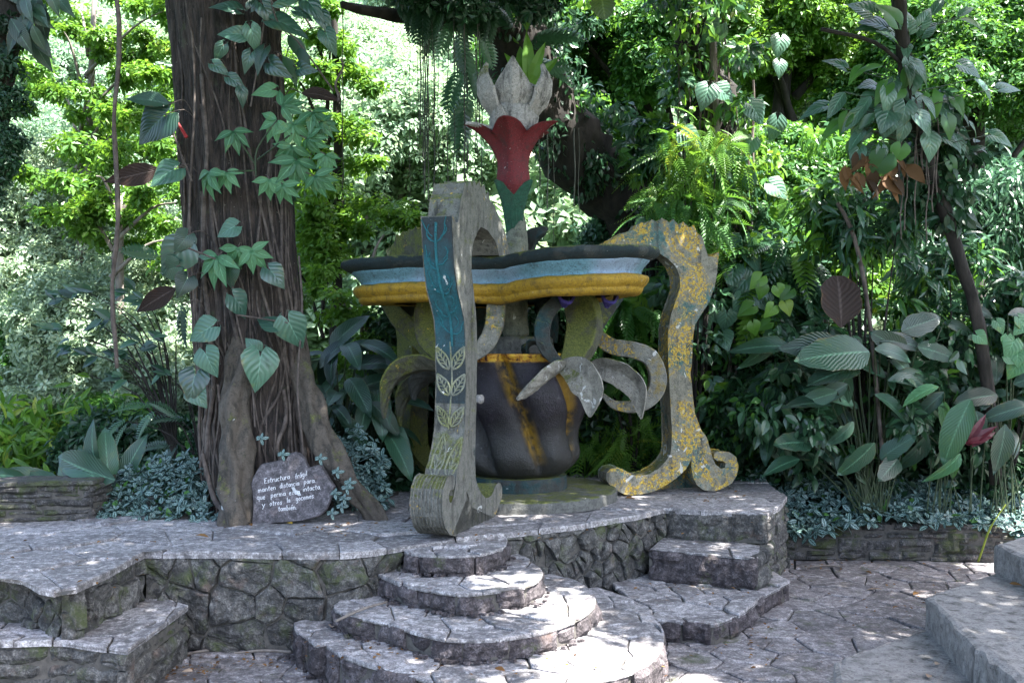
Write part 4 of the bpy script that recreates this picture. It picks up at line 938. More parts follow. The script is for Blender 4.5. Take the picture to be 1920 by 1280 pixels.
v.append(spt(cx_, cy_)); f = [(r * n + i, r * n + (i + 1) % n, (r + 1) * n + (i + 1) % n, (r + 1) * n + i) for r in range(len(rings) - 1) for i in range(n)] + [((len(rings) - 1) * n + i, (len(rings) - 1) * n + (i + 1) % n, len(rings) * n) for i in range(n)] + [tuple(range(n))]
mb.add(v, f); M_sign = stonemat('sign_slate', (.12, .108, .118), (.19, .17, .18), moss=.0, rough=.8, bs=.3); mb.build('slab', M_sign, SG)
ST = {  # strokes in a unit box: x 0..w, baseline 0, x-height 1
 'E': (1.0, [[(.9, 1.8), (.1, 1.7), (.1, 0), (.9, .1)], [(.1, .9), (.7, 1)]]), 's': (.8, [[(.8, .9), (.3, 1), (.1, .7), (.7, .4), (.6, .05), (0, .1)]]),
 't': (.7, [[(.35, 1.6), (.3, .1), (.6, 0)], [(0, 1.05), (.7, 1.1)]]), 'r': (.7, [[(.1, 1), (.1, 0)], [(.1, .7), (.4, 1), (.7, .9)]]),
 'u': (.9, [[(.1, 1), (.15, .1), (.5, 0), (.8, .3), (.8, 1)], [(.8, .4), (.9, 0)]]), 'c': (.8, [[(.8, .9), (.3, 1), (.05, .5), (.3, 0), (.8, .1)]]),
 'a': (.9, [[(.8, .9), (.3, 1), (.05, .5), (.3, 0), (.75, .3), (.8, 1)], [(.8, 1), (.85, 0)]]), 'f': (.7, [[(.7, 1.7), (.3, 1.6), (.25, -.1)], [(0, .9), (.6, .95)]]),
 'g': (.9, [[(.8, .9), (.3, 1), (.05, .5), (.3, .1), (.75, .3), (.8, 1), (.8, -.5), (.4, -.8), (.1, -.5)]]), 'i': (.4, [[(.2, 1), (.2, 0)]]), 'l': (.4, [[(.2, 1.8), (.2, 0)]]),
 'm': (1.3, [[(.1, 1), (.1, 0)], [(.1, .7), (.4, 1), (.6, .7), (.6, 0)], [(.6, .7), (.95, 1), (1.15, .7), (1.15, 0)]]), 'n': (.9, [[(.1, 1), (.1, 0)], [(.1, .7), (.5, 1), (.8, .7), (.8, 0)]]),
 'e': (.8, [[(.1, .5), (.75, .55), (.6, 1), (.2, .9), (.05, .4), (.3, 0), (.8, .1)]]), 'd': (.9, [[(.8, .9), (.3, 1), (.05, .5), (.3, 0), (.75, .3)], [(.8, 1.8), (.8, 0)]]),
 'p': (.9, [[(.1, 1), (.1, -.8)], [(.1, .8), (.5, 1), (.8, .6), (.5, 0), (.1, .2)]]), 'q': (.9, [[(.8, .9), (.3, 1), (.05, .5), (.3, 0), (.75, .3)], [(.8, 1), (.8, -.8)]]),
 'z': (.8, [[(.05, 1), (.75, 1), (.05, 0), (.8, .05)]]), 'o': (.8, [[(.4, 1), (.05, .6), (.3, 0), (.7, .3), (.65, .9), (.4, 1)]]), 'y': (.8, [[(.05, 1), (.4, .2)], [(.8, 1), (.2, -.8)]]),
 'b': (.9, [[(.1, 1.8), (.1, 0)], [(.1, .8), (.5, 1), (.8, .6), (.5, 0), (.1, .15)]]), '.': (.3, [[(.1, .08), (.2, .0)]])}
ST['á'] = (.9, ST['a'][1] + [[(.4, 1.3), (.7, 1.7)]]); ST['é'] = (.8, ST['e'][1] + [[(.4, 1.3), (.7, 1.7)]])
ST['i'] = (.4, [[(.2, 1), (.2, 0)], [(.2, 1.4), (.24, 1.5)]])
mb = MB(); rs = random.Random(3)
M_wpaint = simplemat('white_paint', (.75, .74, .76), (.85, .84, .86), 40, .7, .1)
def word(w, a, b, xh=5.4):
    mb = MB()
    T = sum(ST[c][0] + .22 for c in w) - .22; x = 0; sl = (b[1] - a[1]) / (b[0] - a[0])
    for c in w:
        wd, st = ST[c]
        if not (w == 'permanezca' and c == 'n'):
            for s in st:
                q = [(a[0] + (x + u) / T * (b[0] - a[0]), a[1] + sl * (x + u) / T * (b[0] - a[0]) - v_ * xh) for u, v_ in s]
                tube(mb, [spt(X, Y, .004) for X, Y in q], .0031, 5, 0, rs.random() * .3, sq=1)
        x += wd + .22
    mb.build('lettering', M_wpaint, SG)
for w in [('Estructura', (496, 906), (543, 897)), ('frágil', (554, 897), (576, 891)), ('manten', (484, 923), (517, 917)), ('distancia', (525, 915), (561, 909)), ('para.', (570, 907), (592, 904)),
          ('que', (482, 936), (497, 935)), ('permanezca', (508, 932), (562, 925)), ('intacta.', (568, 921), (602, 916)), ('y', (491, 950), (497, 949)), ('otros', (506, 948), (529, 945)), ('la', (538, 942), (544, 941)),
          ('gocemos', (555, 939), (588, 933)), ('también.', (522, 958), (556, 954))]: word(*w)
mb = MB(); bl = [(546, 913), (552, 912), (555, 918), (561, 920), (565, 928), (560, 929), (553, 924), (549, 919)]; mb.add([spt(x, y, .003) for x, y in bl], [tuple(range(len(bl)))]); mb.build('paint_splash', simplemat('splash', (.45, .45, .46), (.6, .6, .6), 60, .8), SG)

# ---------------------------------------------------------------- helpers for plants
def hero(lb, tpl, px, py, D, L, ang, m=0, face=.35, roll=0.0, rnd=None):
    """leaf with its base at pixel (px,py), pointing at image angle ang (deg, up = 90), length L px"""
    p = P(px, py, D); a = math.radians(ang); y = np.array([math.cos(a), R.normal() * .25 - .2, math.sin(a)])
    nn = np.array([R.normal() * .3 + roll, -1.0, face + .3 * R.normal()])
    lb.scat(tpl, [tuple(p)], [y], [nn], [L * D / F], m, None if rnd is None else [rnd])
def plant_leaves(lb, base, n, H, L, tpl, m=0, spread=.9, stem=None, az0=0, az1=360, droop=.3, hmin=.35):
    """arching leaves on petioles out of one base"""
    for k in range(n):
        az = math.radians(az0 + (az1 - az0) * ((k + R.random() * .8) / n)); h = H * (hmin + (1 - hmin) * R.random()); out = spread * (.35 + .65 * R.random())
        d = Vector((math.cos(az), math.sin(az), 0)); tip = Vector(base) + d * out * .6 + Vector((0, 0, h))
        if stem is not None:
            tube(stem, [Vector(base) + d * .03, Vector(base) + d * out * .2 + Vector((0, 0, h * .6)), tip], [.014, .011, .007], 5, caps=False)
        y = np.array([d.x, d.y, R.uniform(-.55, .55) - droop]); nn = np.array([-d.x * .3 + R.normal() * .25, -d.y * .3 - .35 + R.normal() * .2, 1.0])
        lb.scat(tpl, [tuple(tip)], [y], [nn], [L * (.7 + .5 * R.random())], m)
def ellclumps(c, rad, k, fl=.8, lo=-.3):
    d = rdir(k); d[:, 2] = np.where(d[:, 2] < lo, -d[:, 2], d[:, 2]); q = d * (.55 + .45 * R.random((k, 1))) * np.array(rad) ; q[:, 2] *= fl
    return np.array(c) + q
def tree(name, label, cat, base, top, r, crown_c, crown_r, k, per, leaf, mat, group=None, tpl=T_SM, cr=.9, bark=M_barkg, limbs=5, **kw):
    t = thing(name, label, cat, tuple(base), group); mb = MB(); base, top = Vector(base), Vector(top)
    mid = base.lerp(top, .5) + Vector((R.normal() * .25, R.normal() * .2, 0)); tube(mb, spline([base - Vector((0, 0, .3)), mid, top], 6), [r * (1 - .55 * i / 12) for i in range(13)], 10, wob=.3)
    cc = ellclumps(crown_c, crown_r, k)
    for c in cc[:limbs]:
        s = base.lerp(top, .55 + .4 * R.random()); c = Vector(c); tube(mb, spline([s, s.lerp(c, .5) + Vector((0, 0, .2)), c], 4), [r * .4 * (1 - .8 * i / 8) for i in range(9)], 6)
    mb.build('trunk', bark, t, smooth=True); lb = LB(); clumps(lb, cc, cr * (.7 + .6 * R.random(k)), per, leaf, tpl, **kw); lb.build('crown', mat, t)
    return t

# ---------------------------------------------------------------- far hillside forest (one mass)
lb = LB(); cs = []; rs_ = []
for i in range(640):
    y = 25 + 70 * R.random() ** 1.2; x = (R.uniform(-.72, .12) if R.random() < .76 else R.uniform(.1, .6)) * y; z = terr_h(x, y); rr = R.uniform(1.3, 2.6) * (.7 + y / 110); h = z + R.uniform(.6, 5.0)
    cs.append((x, y, h)); rs_.append(rr)
    for q in range(4): cs.append((x + R.normal() * rr * .8, y + R.normal() * rr * .8, h + R.normal() * rr * .4 - .5)); rs_.append(rr * .55)
cs = np.array(cs); rs_ = np.array(rs_); h_ = R.random(len(cs)) < .55
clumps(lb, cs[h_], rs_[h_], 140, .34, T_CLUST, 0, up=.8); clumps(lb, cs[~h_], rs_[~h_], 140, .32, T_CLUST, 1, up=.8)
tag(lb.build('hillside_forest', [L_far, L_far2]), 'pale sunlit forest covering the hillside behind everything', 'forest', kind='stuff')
# separate trees in the middle distance
far = [(-14, 30, 'pale round-crowned tree on the slope left of the big trunk', L_far2), (-9.5, 33, 'second pale tree on the slope left of the big trunk, further back', L_far), (-5.2, 30, 'bright pale tree seen between the big trunk and the sculpture', L_far), (-2.2, 34, 'pinkish pale tree in sun above the front leg of the sculpture', L_far),
       (.3, 29, 'pale tree in sun behind the red flower stem', L_far), (4.5, 31, 'sunlit tree behind the leaning mossy trunk', L_far), (9, 30, 'pale green tree on the slope behind the vine tree', L_far2), (13.5, 28, 'round yellow-green tree near the upper right corner', L_bright), (-18, 27, 'blue-green tree on the slope at far left edge', L_far2), (-3.6, 25, 'low pale tree behind the left table lobe', L_far)]
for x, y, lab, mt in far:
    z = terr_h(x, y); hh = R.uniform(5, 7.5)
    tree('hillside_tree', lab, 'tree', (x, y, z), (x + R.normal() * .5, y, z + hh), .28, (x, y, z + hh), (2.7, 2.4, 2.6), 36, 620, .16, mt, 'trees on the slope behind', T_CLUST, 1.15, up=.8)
# bright layered trees either side of the trunk
def layered(label, base, top, lay, mat=L_bright, leaf=.17, per=330, group='bright layered trees behind the big trunk', tpl=T_CLUST, name='layered_tree', bark=M_barkg, r0=.11):
    t = thing(name, label, 'tree', tuple(base), group); mb = MB(); base, top = Vector(base), Vector(top)
    tube(mb, spline([base, base.lerp(top, .5) + Vector((.2, .1, 0)), top], 6), [r0 * (1 - .6 * i / 12) for i in range(13)], 9, wob=.3); lb = LB()
    for (px, py, D, w, h) in lay:
        c = P(px, py, D); s = base.lerp(top, min(.98, max(.15, (c.z - base.z) / (top.z - base.z) - .1))); tube(mb, spline([s, s.lerp(c, .6) + Vector((0, 0, .15)), c], 4), [r0 * .35 * (1 - .8 * i / 8) for i in range(9)], 5, caps=False)
        k = max(4, int(w * 6)); cc = np.array([(c.x + R.normal() * w * .45, c.y + R.normal() * w * .4, c.z + R.normal() * h * .85) for _ in range(k)])
        clumps(lb, cc, .30 * (.5 + .8 * R.random(k)), per // 6, leaf * .7, tpl, flat=.5, up=1.6, droop=.3, shell=.0)
    mb.build('trunk', bark, t, smooth=True); lb.build('crown', mat, t); return t
layered('bright yellow-green layered tree left of the big trunk', (-8.2, 17.5, -1.5), (-7.2, 17.5, 8), [(120, 60, 17, 1.5, .6), (230, 60, 18, 1.6, .7), (180, 130, 17, 1.6, .6), (280, 120, 17.5, 1.2, .6), (120, 180, 18, 1.3, .5), (220, 200, 17, 1.5, .6), (300, 210, 17.5, 1.2, .5), (190, 270, 18, 1.2, .4), (290, 290, 17, 1.3, .5), (150, 20, 18, 1.5, .5), (310, 20, 17, 1.2, .6)])
layered('lower yellow-green layered tree with leaves near the hanging liana', (-6.6, 15.5, -1.5), (-6.0, 15.5, 4.2), [(180, 330, 15.5, .9, .3), (270, 350, 15.5, 1.1, .4), (150, 400, 15.5, 1.0, .4), (250, 420, 15.8, 1.1, .35), (320, 450, 15.5, .9, .3), (330, 380, 15.2, .7, .3), (130, 345, 16, .7, .3)], per=300)
layered('bright yellow-green layered tree right of the big trunk', (-3.0, 15.8, -1.3), (-2.9, 16.2, 8.5), [(560, 20, 16, 1.1, .6), (620, 90, 16, .8, .6), (550, 140, 15.5, .9, .5), (640, 170, 16, .6, .5), (585, 230, 16, .8, .5), (635, 290, 15.8, .6, .4), (570, 320, 15.6, .9, .5), (630, 370, 15.7, .7, .4), (570, 410, 15.5, .8, .5), (600, 470, 15.7, .9, .4), (660, 430, 16, .5, .3), (560, 510, 15.3, .8, .4)], bark=M_barkd)
layered('low bright sapling behind the left lobe of the table', (-2.2, 14.6, -.6), (-2.2, 14.9, 2.6), [(600, 560, 14.5, .8, .4), (680, 600, 14.7, .7, .4), (720, 440, 15, .6, .4), (740, 520, 15, .6, .3), (640, 640, 14.3, .7, .4), (700, 680, 14.5, .6, .3)], leaf=.14)
# pale small-leaved shrubs on the left
sh = [(0, 560, 18, 1.5, L_pale, 'pale shrub cut by the left edge at mid height'), (230, 600, 17.5, 1.3, L_pale, 'pale shrub between the liana and the trunk, half behind the flat-leaved sapling'), (30, 420, 19, 1.9, L_pale, 'pale grey-green shrub at the left edge beside the dark leafy corner'), (150, 520, 19, 2.0, L_pale, 'pale grey-green shrub left of the liana at mid height'), (300, 560, 18, 1.5, L_pale, 'pale shrub just left of the trunk behind drooping leaves'), (60, 680, 16.5, 1.2, L_mid, 'brighter green shrub at the left edge below the pale ones'),
      (190, 680, 16.5, 1.6, L_pale, 'pale sunlit shrub low behind the liana'), (320, 740, 15.5, 1.1, L_pale, 'low sunlit shrub beside the trunk base at left'), (90, 800, 15.5, 1.1, L_pale, 'lowest pale shrub over the left wall'), (240, 830, 15, .9, L_mid, 'small green shrub over the paddle leaves at left'), (120, 340, 21, 1.8, L_far2, 'blue-green shrub under the bright layered tree'), (250, 430, 21, 1.8, L_far2, 'blue-green shrub behind the liana')]
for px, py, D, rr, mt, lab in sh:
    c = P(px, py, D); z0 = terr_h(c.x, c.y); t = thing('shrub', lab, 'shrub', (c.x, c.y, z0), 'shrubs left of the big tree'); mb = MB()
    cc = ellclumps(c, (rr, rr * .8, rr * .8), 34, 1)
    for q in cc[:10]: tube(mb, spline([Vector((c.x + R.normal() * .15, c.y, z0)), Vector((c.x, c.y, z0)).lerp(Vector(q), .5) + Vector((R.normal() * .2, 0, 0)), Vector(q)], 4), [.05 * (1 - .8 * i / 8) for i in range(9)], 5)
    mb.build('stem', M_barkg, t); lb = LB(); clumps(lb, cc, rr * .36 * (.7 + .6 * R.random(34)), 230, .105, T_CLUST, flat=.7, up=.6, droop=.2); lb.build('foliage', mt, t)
# feathery bamboo-like grass at left
lb = LB(); n = 1700; c = P(50, 850, 14); q = np.array(c) + R.normal(size=(n, 3)) * np.array([.8, .5, .32]); lb.scat(T_LA, q, R.normal(size=(n, 3)) * .8 + np.array([0, 0, .1]), rdir(n) + np.array([0, -.3, .6]), .26, 0)
tag(lb.build('bamboo_grass', L_bright), 'feathery light green grass blades behind the far left wall', 'grass', kind='stuff')

# ---------------------------------------------------------------- the big tree
BT = thing('big_tree', 'huge dark fluted tree trunk wrapped in roots and climbers left of the sculpture', 'tree', (-3.05, 11.7, 0))
def tc(z):
    py = 640 - (z - CZ) * F / 11.7; cxp = np.interp(py, [-900, 0, 240, 480, 700, 860, 960], [400, 418, 438, 455, 478, 492, 500]); return (cxp - 960) * 11.7 / F
def trr(z, g):
    r = np.interp(z, [0, .4, .9, 1.6, 2.8, 4, 6, 9], [.70, .69, .66, .64, .62, .63, .66, .7])
    fl = .085 * abs(math.sin(2.5 * g + .35 * z + 1.2)) ** .7 + .05 * noise.noise(Vector((math.cos(g) * 3.2, math.sin(g) * 3.2, z * .35))) + .03 * noise.noise(Vector((math.cos(g) * 9, math.sin(g) * 9, z * .5)))
    return r * (.88 + fl * (1.8 if z < 1 else 1.2))
def tpt(z, g, off=0.0): r = trr(z, g) + off; return Vector((tc(z) + r * math.cos(g), 11.7 + r * math.sin(g) * .85, z))
mb = MB(); n = 280; zs = [i * .07 for i in range(0, 140)]; v = []
for z in zs:
    for k in range(n):
        g = 2 * math.pi * k / n; q = tpt(z, g); w = .02 * noise.fractal(Vector((g * 9, z * 1.3, 2)), 1, 2, 4) + .022 * abs(noise.noise(Vector((g * 17, z * .8, 5)))) + .01 * noise.noise(Vector((g * 40, z * 5, 1))); v.append(q + Vector((math.cos(g), math.sin(g), 0)) * w)
mb.add(v, [(i * n + k, i * n + (k + 1) % n, (i + 1) * n + (k + 1) % n, (i + 1) * n + k) for i in range(len(zs) - 1) for k in range(n)]); mb.build('trunk', M_bark, BT, smooth=True)
def root_(pts, rad, mat=M_bark, name='root', n=26, wob=.75):
    mb = MB(); s = spline(pts, 12); tube(mb, s, list(np.interp(np.linspace(0, len(pts) - 1, len(s)), range(len(pts)), rad)), n, wob=wob); return mb.build(name, mat, BT, smooth=True)
M_rootp = concmat('root_pale', (.095, .078, .062), None, 0, None, lich=0, white=.3, moss=.08, dark=1.0)
root_([P(480, 480, 11.9), P(465, 590, 11.45), P(452, 690, 11.15), P(440, 800, 10.95), P(442, 900, 10.75), P(446, 975, 10.6), P(446, 1010, 10.6)], [.10, .12, .14, .15, .15, .165, .2], M_rootp)
root_([P(545, 600, 11.9), P(565, 690, 11.5), P(585, 770, 11.25), P(620, 850, 11.1), P(660, 915, 11.0), P(700, 962, 10.85), P(722, 985, 10.8)], [.10, .12, .13, .125, .12, .09, .05], M_rootp)
for k in range(56):
    g0 = R.uniform(math.pi * 1.02, math.pi * 1.98); z1 = R.uniform(1.2, 5.9); z0 = R.uniform(0, max(.3, z1 - 3.2)) if R.random() < .5 else 0.05
    dr = R.normal() * (.35 if k % 4 else 1.1); rd = R.choice([.008, .012, .018, .026], p=[.35, .35, .2, .1]); pts = []
    for t in np.linspace(0, 1, 16):
        z = lerp(z1, z0, t); pts.append(tpt(z, g0 + dr * t + .09 * math.sin(t * 9 + k) + .16 * noise.noise(Vector((k * 3.1, t * 4, 1))), rd * .6 + .015 * max(0, noise.noise(Vector((k, t * 5, 0))))))
    mb = MB(); tube(mb, spline(pts, 2), rd, 6, r=R.random(), wob=.3); mb.build('aerial_root', M_root, BT, smooth=True)
for px0, py0, px1, py1 in ((560, 480, 566, 900), (360, 60, 360, 640), (408, 720, 402, 985), (640, 110, 630, 190)):
    mb = MB(); pts = [P(lerp(px0, px1, t) + 5 * math.sin(t * 8), lerp(py0, py1, t), 11.0) for t in np.linspace(0, 1, 12)]; tube(mb, spline(pts, 2), .012, 6, wob=.4); mb.build('aerial_root', M_root, BT)
root_([P(380, 850, 10.9), P(400, 930, 10.8), P(430, 965, 10.6), P(470, 990, 10.45)], [.02, .03, .03, .018], M_root, 'aerial_root', 6)
mb = MB()
for a, b in (((-3.4, 11.7, 7), (-6.5, 12.5, 8.8)), ((-3.3, 11.7, 6.8), (-.8, 12.4, 8.6)), ((-3.4, 11.9, 7.5), (-3.8, 15, 9.6)), ((-3.4, 11.5, 7.2), (-2.6, 8.8, 8.8))): tube(mb, spline([a, Vector(a).lerp(Vector(b), .5) + Vector((0, 0, .5)), b], 5), [.3 * (1 - .07 * i) for i in range(11)], 8)
mb.build('limb', M_bark, BT, smooth=True)
CR = np.random.default_rng(77)
def shade_canopy(parent, xy_list, z=8.3, rad=.95, per=150, leaf=.26, mat=L_mid):  # out-of-view leaf clumps added overhead to shade the terrace
    cc = np.array([(x + CR.normal() * .2, y + CR.normal() * .2, z + max(0, y - 12) * .34 + CR.normal() * .35) for x, y in xy_list]); lb = LB(); clumps(lb, cc, rad, per, leaf, T_CLUST, flat=.4, up=1.0); lb.build('crown', mat, parent)
shade_canopy(BT, [(x, y) for x in np.arange(-7, 0, 1.25) for y in np.arange(6.5, 13, 1.2) if CR.random() < .78])

# climbers on the trunk
def climber(name, label, cat, base, leaves, tpl, mat, mats2=None, stemc=None, group=None, md=M_root):
    t = thing(name, label, cat, tuple(base), group); n = 0
    if stemc:
        mb = MB()
        for s in stemc: tube(mb, spline([P(*q) for q in s], 4), .010, 5)
        mb.build('stem', md, t)
    for L in leaves:
        px, py, D = L[:3]; tx = lerp(px, 475, .35) + R.normal() * 8; pm = MB(); tube(pm, spline([P(px, py, D), P(lerp(px, tx, .6), py - 8, D + .1), P(tx, py + R.uniform(5, 35), 11.25)], 3), .006, 4, caps=False); pm.build('petiole', M_root, t)
    for L in leaves:
        lb = LB(); px, py, D, ln, an = L[:5]; tp = L[5] if len(L) > 5 and L[5] is not None else tpl; mt = L[6] if len(L) > 6 else mat
        mt = L_phil2 if (mt is L_phil and R.random() < .4) else mt; tp = T_PALM2 if (tp is T_PALM and R.random() < .5) else tp; hero(lb, tp, px, py, D, ln * R.uniform(.85, 1.2), an + R.normal() * 10, roll=R.normal() * .3); lb.build('leaf', mt, t, smooth=True)
    return t
D0 = 11.0
climber('climbing_philodendron', 'climbing plant with broad dull green leaves high on the right side of the big trunk', 'climbing plant', P(480, 60, D0),
    [(445, 18, D0, 58, 172), (456, 66, D0, 66, 178), (470, 52, D0, 58, -72), (492, 8, D0, 60, -55), (512, 38, D0, 76, -18), (418, 86, D0, 50, -125), (470, 100, D0, 52, -118), (495, 92, D0, 55, -102, T_HEARTN, L_bigd), (505, 118, D0, 58, -32), (430, 145, D0, 50, -40), (512, 168, D0, 46, -165, None, L_palm), (452, 168, D0, 42, -70),
     (560, 128, D0, 46, -18), (565, 175, D0, 66, -16, T_BIG, L_brownd), (575, 0, D0, 66, -40), (600, 26, D0, 62, -55), (540, 66, D0, 60, -50, T_BIG, L_dark), (560, 90, D0, 50, -75, T_BIG, L_dark), (610, 60, D0, 50, -60), (520, 0, D0, 60, 20), (555, 20, D0, 50, -5), (470, 15, D0, 44, 60), (530, 105, D0, 54, -60, T_BIG, L_dark), (400, 120, D0, 40, -60)],
    T_HEARTN, L_phil, stemc=[[(505, -20, D0), (520, 40, D0), (560, 80, D0), (625, 170, D0)], [(500, -10, D0), (490, 80, D0 + .05), (470, 200, D0 + .05)]])
D1 = 10.9
climber('palmate_climber', 'climber with fans of light green leaflets across the middle of the big trunk', 'climbing plant', P(470, 300, D1),
    [(437, 246, D1, 46, -80), (392, 322, D1, 56, -110), (424, 322, D1, 44, -85), (505, 336, D1, 48, -100), (530, 346, D1, 52, -70), (446, 464, D1, 50, -95), (408, 480, D1, 56, -110), (470, 470, D1, 46, -60), (548, 232, D1, 46, -70), (575, 260, D1, 54, -60), (556, 300, D1, 56, -75), (590, 330, D1, 46, -60), (528, 200, D1, 46, 30), (600, 230, D1, 44, -20), (585, 210, D1, 50, -45), (548, 275, D1, 50, -95), (610, 290, D1, 44, -70), (520, 225, D1, 46, -130)],
    T_PALM, L_palm, stemc=[[(480, 330, D1), (482, 280, D1), (520, 225, D1)], [(480, 310, D1), (440, 250, D1)], [(478, 320, D1), (425, 322, D1)], [(482, 300, D1), (548, 250, D1)]], md=M_stemg)
climber('arrowhead_climber', 'climber with large arrow-shaped grey-green leaves spread down the big trunk', 'climbing plant', P(440, 560, D1),
    [(330, 316, D1, 66, -150), (312, 214, D1, 86, -165, None, L_bigd), (318, 196, D1, 76, 172, T_BIG, L_bigd), (300, 318, D1, 84, -162, T_BIG, L_brownd), (345, 462, D1, 92, -140), (352, 440, D1, 60, -120, None, L_bigd), (505, 505, D1, 66, -38), (438, 556, D1, 52, -62), (540, 600, D1, 74, -68), (518, 612, D1, 58, 155), (488, 664, D1, 84, -78), (482, 656, D1, 46, 110), (398, 612, D1, 56, -155), (385, 660, D1, 56, -35), (366, 700, D1, 62, -100), (442, 424, D1, 46, -150), (432, 500, D1, 56, -80, None, L_bigd), (330, 540, D1, 84, -145, T_BIG, L_brownd), (362, 730, D1, 50, -60), (330, 500, D1, 60, -170, None, L_bigd), (300, 480, D1, 66, 165, T_FERN, L_dark), (352, 520, D1, 62, -120, None, L_bigd), (345, 570, D1, 70, -125, T_FERN, L_dark)],
    T_HEART, L_phil, stemc=[[(430, 480, D1 + .1), (445, 600, D1 + .05), (470, 700, D1 + .1), (478, 800, D1)], [(445, 590, D1), (540, 605, D1)], [(440, 500, D1), (345, 462, D1)], [(360, 340, D1), (310, 214, D1)]])
mb = MB(); tube(mb, [P(328, 222, D1), P(350, 258, D1)], [.012, .02], 6); o = mb.build('red_shoot', simplemat('red_shoot', (.22, .012, .015), (.3, .02, .02)), None); tag(o, 'red leaf sheath jutting out on the left of the big trunk', 'plant shoot')
# liana at left
mb = MB(); tube(mb, spline([P(220 + 5 * math.sin(y * .02) - y * .008, y, 10.2) for y in range(-60, 740, 50)], 3), .022, 8, wob=.7); tag(mb.build('liana', M_root, smooth=True), 'long thick liana hanging straight down left of the big tree', 'liana')
# ---------------------------------------------------------------- left edge tree
t = thing('edge_tree', 'dark ivy-covered tree cut off by the left edge of the picture', 'tree', (-5.1, 10.2, 0)); mb = MB(); tube(mb, spline([P(-150, 984, 10.4), P(-110, 500, 10.4), P(-40, 240, 10.3), P(0, 60, 10.2), P(10, -100, 10.2)], 6), .22, 12, wob=.5); mb.build('trunk', M_barkd, t, smooth=True)
lb = LB(); clumps(lb, [tuple(P(x, y, 10.1)) for x, y in ((0, 120), (15, 190), (5, 260), (-5, 310), (10, 60), (-35, 360))], .22, 150, .07, T_CLUST); lb.build('ivy', L_dark, t); lb = LB()
for k in range(26): hero(lb, T_BIG, R.uniform(-10, 95), R.uniform(-25, 75), 9.8 + R.random() * .4, R.uniform(50, 75), R.uniform(-120, -40))
lb.build('crown', L_bigd, t)
L_yelg = leafmat('leaf_yellow_green', (.12, .20, .02), (.30, .38, .06), .45, (.4, .5, .05))
# ---------------------------------------------------------------- plants low at the left
def bigplant(name, label, base, n, H, L, tpl=T_PAD, mat=L_big, group=None, spread=.7, **kw):
    t = thing(name, label, 'plant', tuple(base), group); mb = MB(); lb = LB(); plant_leaves(lb, base, n, H, L, tpl, 0, spread, mb, **kw); mb.build('stem', M_stemg, t); lb.build('leaves', mat, t, smooth=True); return t
t = thing('paddle_leaf_plant', 'plant with upright blue-green paddle leaves behind the far left wall', 'plant', tuple(G(160, 960)))
lb = LB()
for a in ((195, 905, 11.3, 112, 118), (205, 905, 11.3, 100, 95), (185, 900, 11.0, 120, 150), (215, 900, 11.0, 150, 163), (60, 905, 11.3, 100, 170), (120, 912, 11.2, 110, 168), (100, 905, 11.4, 95, 155), (20, 908, 11.3, 80, 160), (150, 915, 11.2, 90, 150), (230, 905, 11.5, 90, 70)): hero(lb, T_PAD, *a)
lb.build('leaves', L_big, t, smooth=True)
for lab, bx, by, bd, pts, tp, mt, L in (
    ('spreading sapling with flat dull green leaves left of the trunk', 330, 860, 12.2, [(120, 560), (160, 545), (200, 560), (240, 550), (110, 620), (150, 630), (190, 640), (230, 630), (260, 640), (290, 600), (130, 650), (180, 665), (240, 670), (90, 570), (270, 560), (300, 640), (330, 620), (205, 600), (150, 700), (280, 690), (320, 700), (230, 710)], T_OV, L_vine, 34),
    ('feathery fern-leaved sapling beside the foot of the trunk', 380, 900, 11.9, [(310, 700), (330, 720), (370, 740), (290, 770), (340, 790), (380, 800), (360, 660), (330, 830), (380, 700), (240, 790)], T_FERN2, L_vine, 80)):
    t = thing('sapling', lab, 'sapling', tuple(P(bx, by, bd))); mb = MB(); lb = LB()
    for (px, py) in pts:
        D = bd + R.uniform(-.3, .3); tube(mb, spline([P(bx, by, bd), P(lerp(bx, px, .4), lerp(by, py, .75), bd), P(px, py, D)], 3), [.014, .012, .01, .009, .007, .005, .004], 5, caps=False)
        if R.random() < .35: continue
        for q in range(4 if tp is T_OV else 2): hero(lb, tp, px + R.normal() * 9, py + R.normal() * 5, D, L * R.uniform(.7, 1.3), R.uniform(-50, 50) + (180 if px < bx else 0), face=1.2)
    mb.build('stem', M_barkd, t); lb.build('leaves', mt, t)
bigplant('broad_leaf_plant', 'dark broad-leaved plant in the gap between trunk and left sculpture leg', P(640, 905, 12.6), 22, 1.75, .62, group='broad-leaved plants', spread=.75, mat=L_bigd)
bigplant('broad_leaf_plant', 'broad-leaved plant with silvery leaves just left of the mossy leg', P(700, 900, 12.9), 22, 1.5, .55, group='broad-leaved plants', spread=.7)
bigplant('broad_leaf_plant', 'low broad-leaved plant beside the right root of the trunk', P(600, 900, 12.2), 14, .95, .5, group='broad-leaved plants', spread=.55, mat=L_bigd)
t = thing('broad_leaf_plant', 'tall paddle leaves lit from behind left of the table', 'plant', tuple(P(650, 900, 13)), 'broad-leaved plants'); lb = LB()
for a in ((620, 655, 12.4, 90, 55), (640, 665, 12.4, 85, 30), (655, 690, 12.3, 95, 20), (600, 690, 12.4, 80, 60), (690, 680, 12.5, 70, 10), (668, 730, 12.3, 80, 25), (610, 740, 12.3, 70, 150)): hero(lb, T_PAD, *a, face=.9)
lb.build('leaves', L_bigd, t, smooth=True)
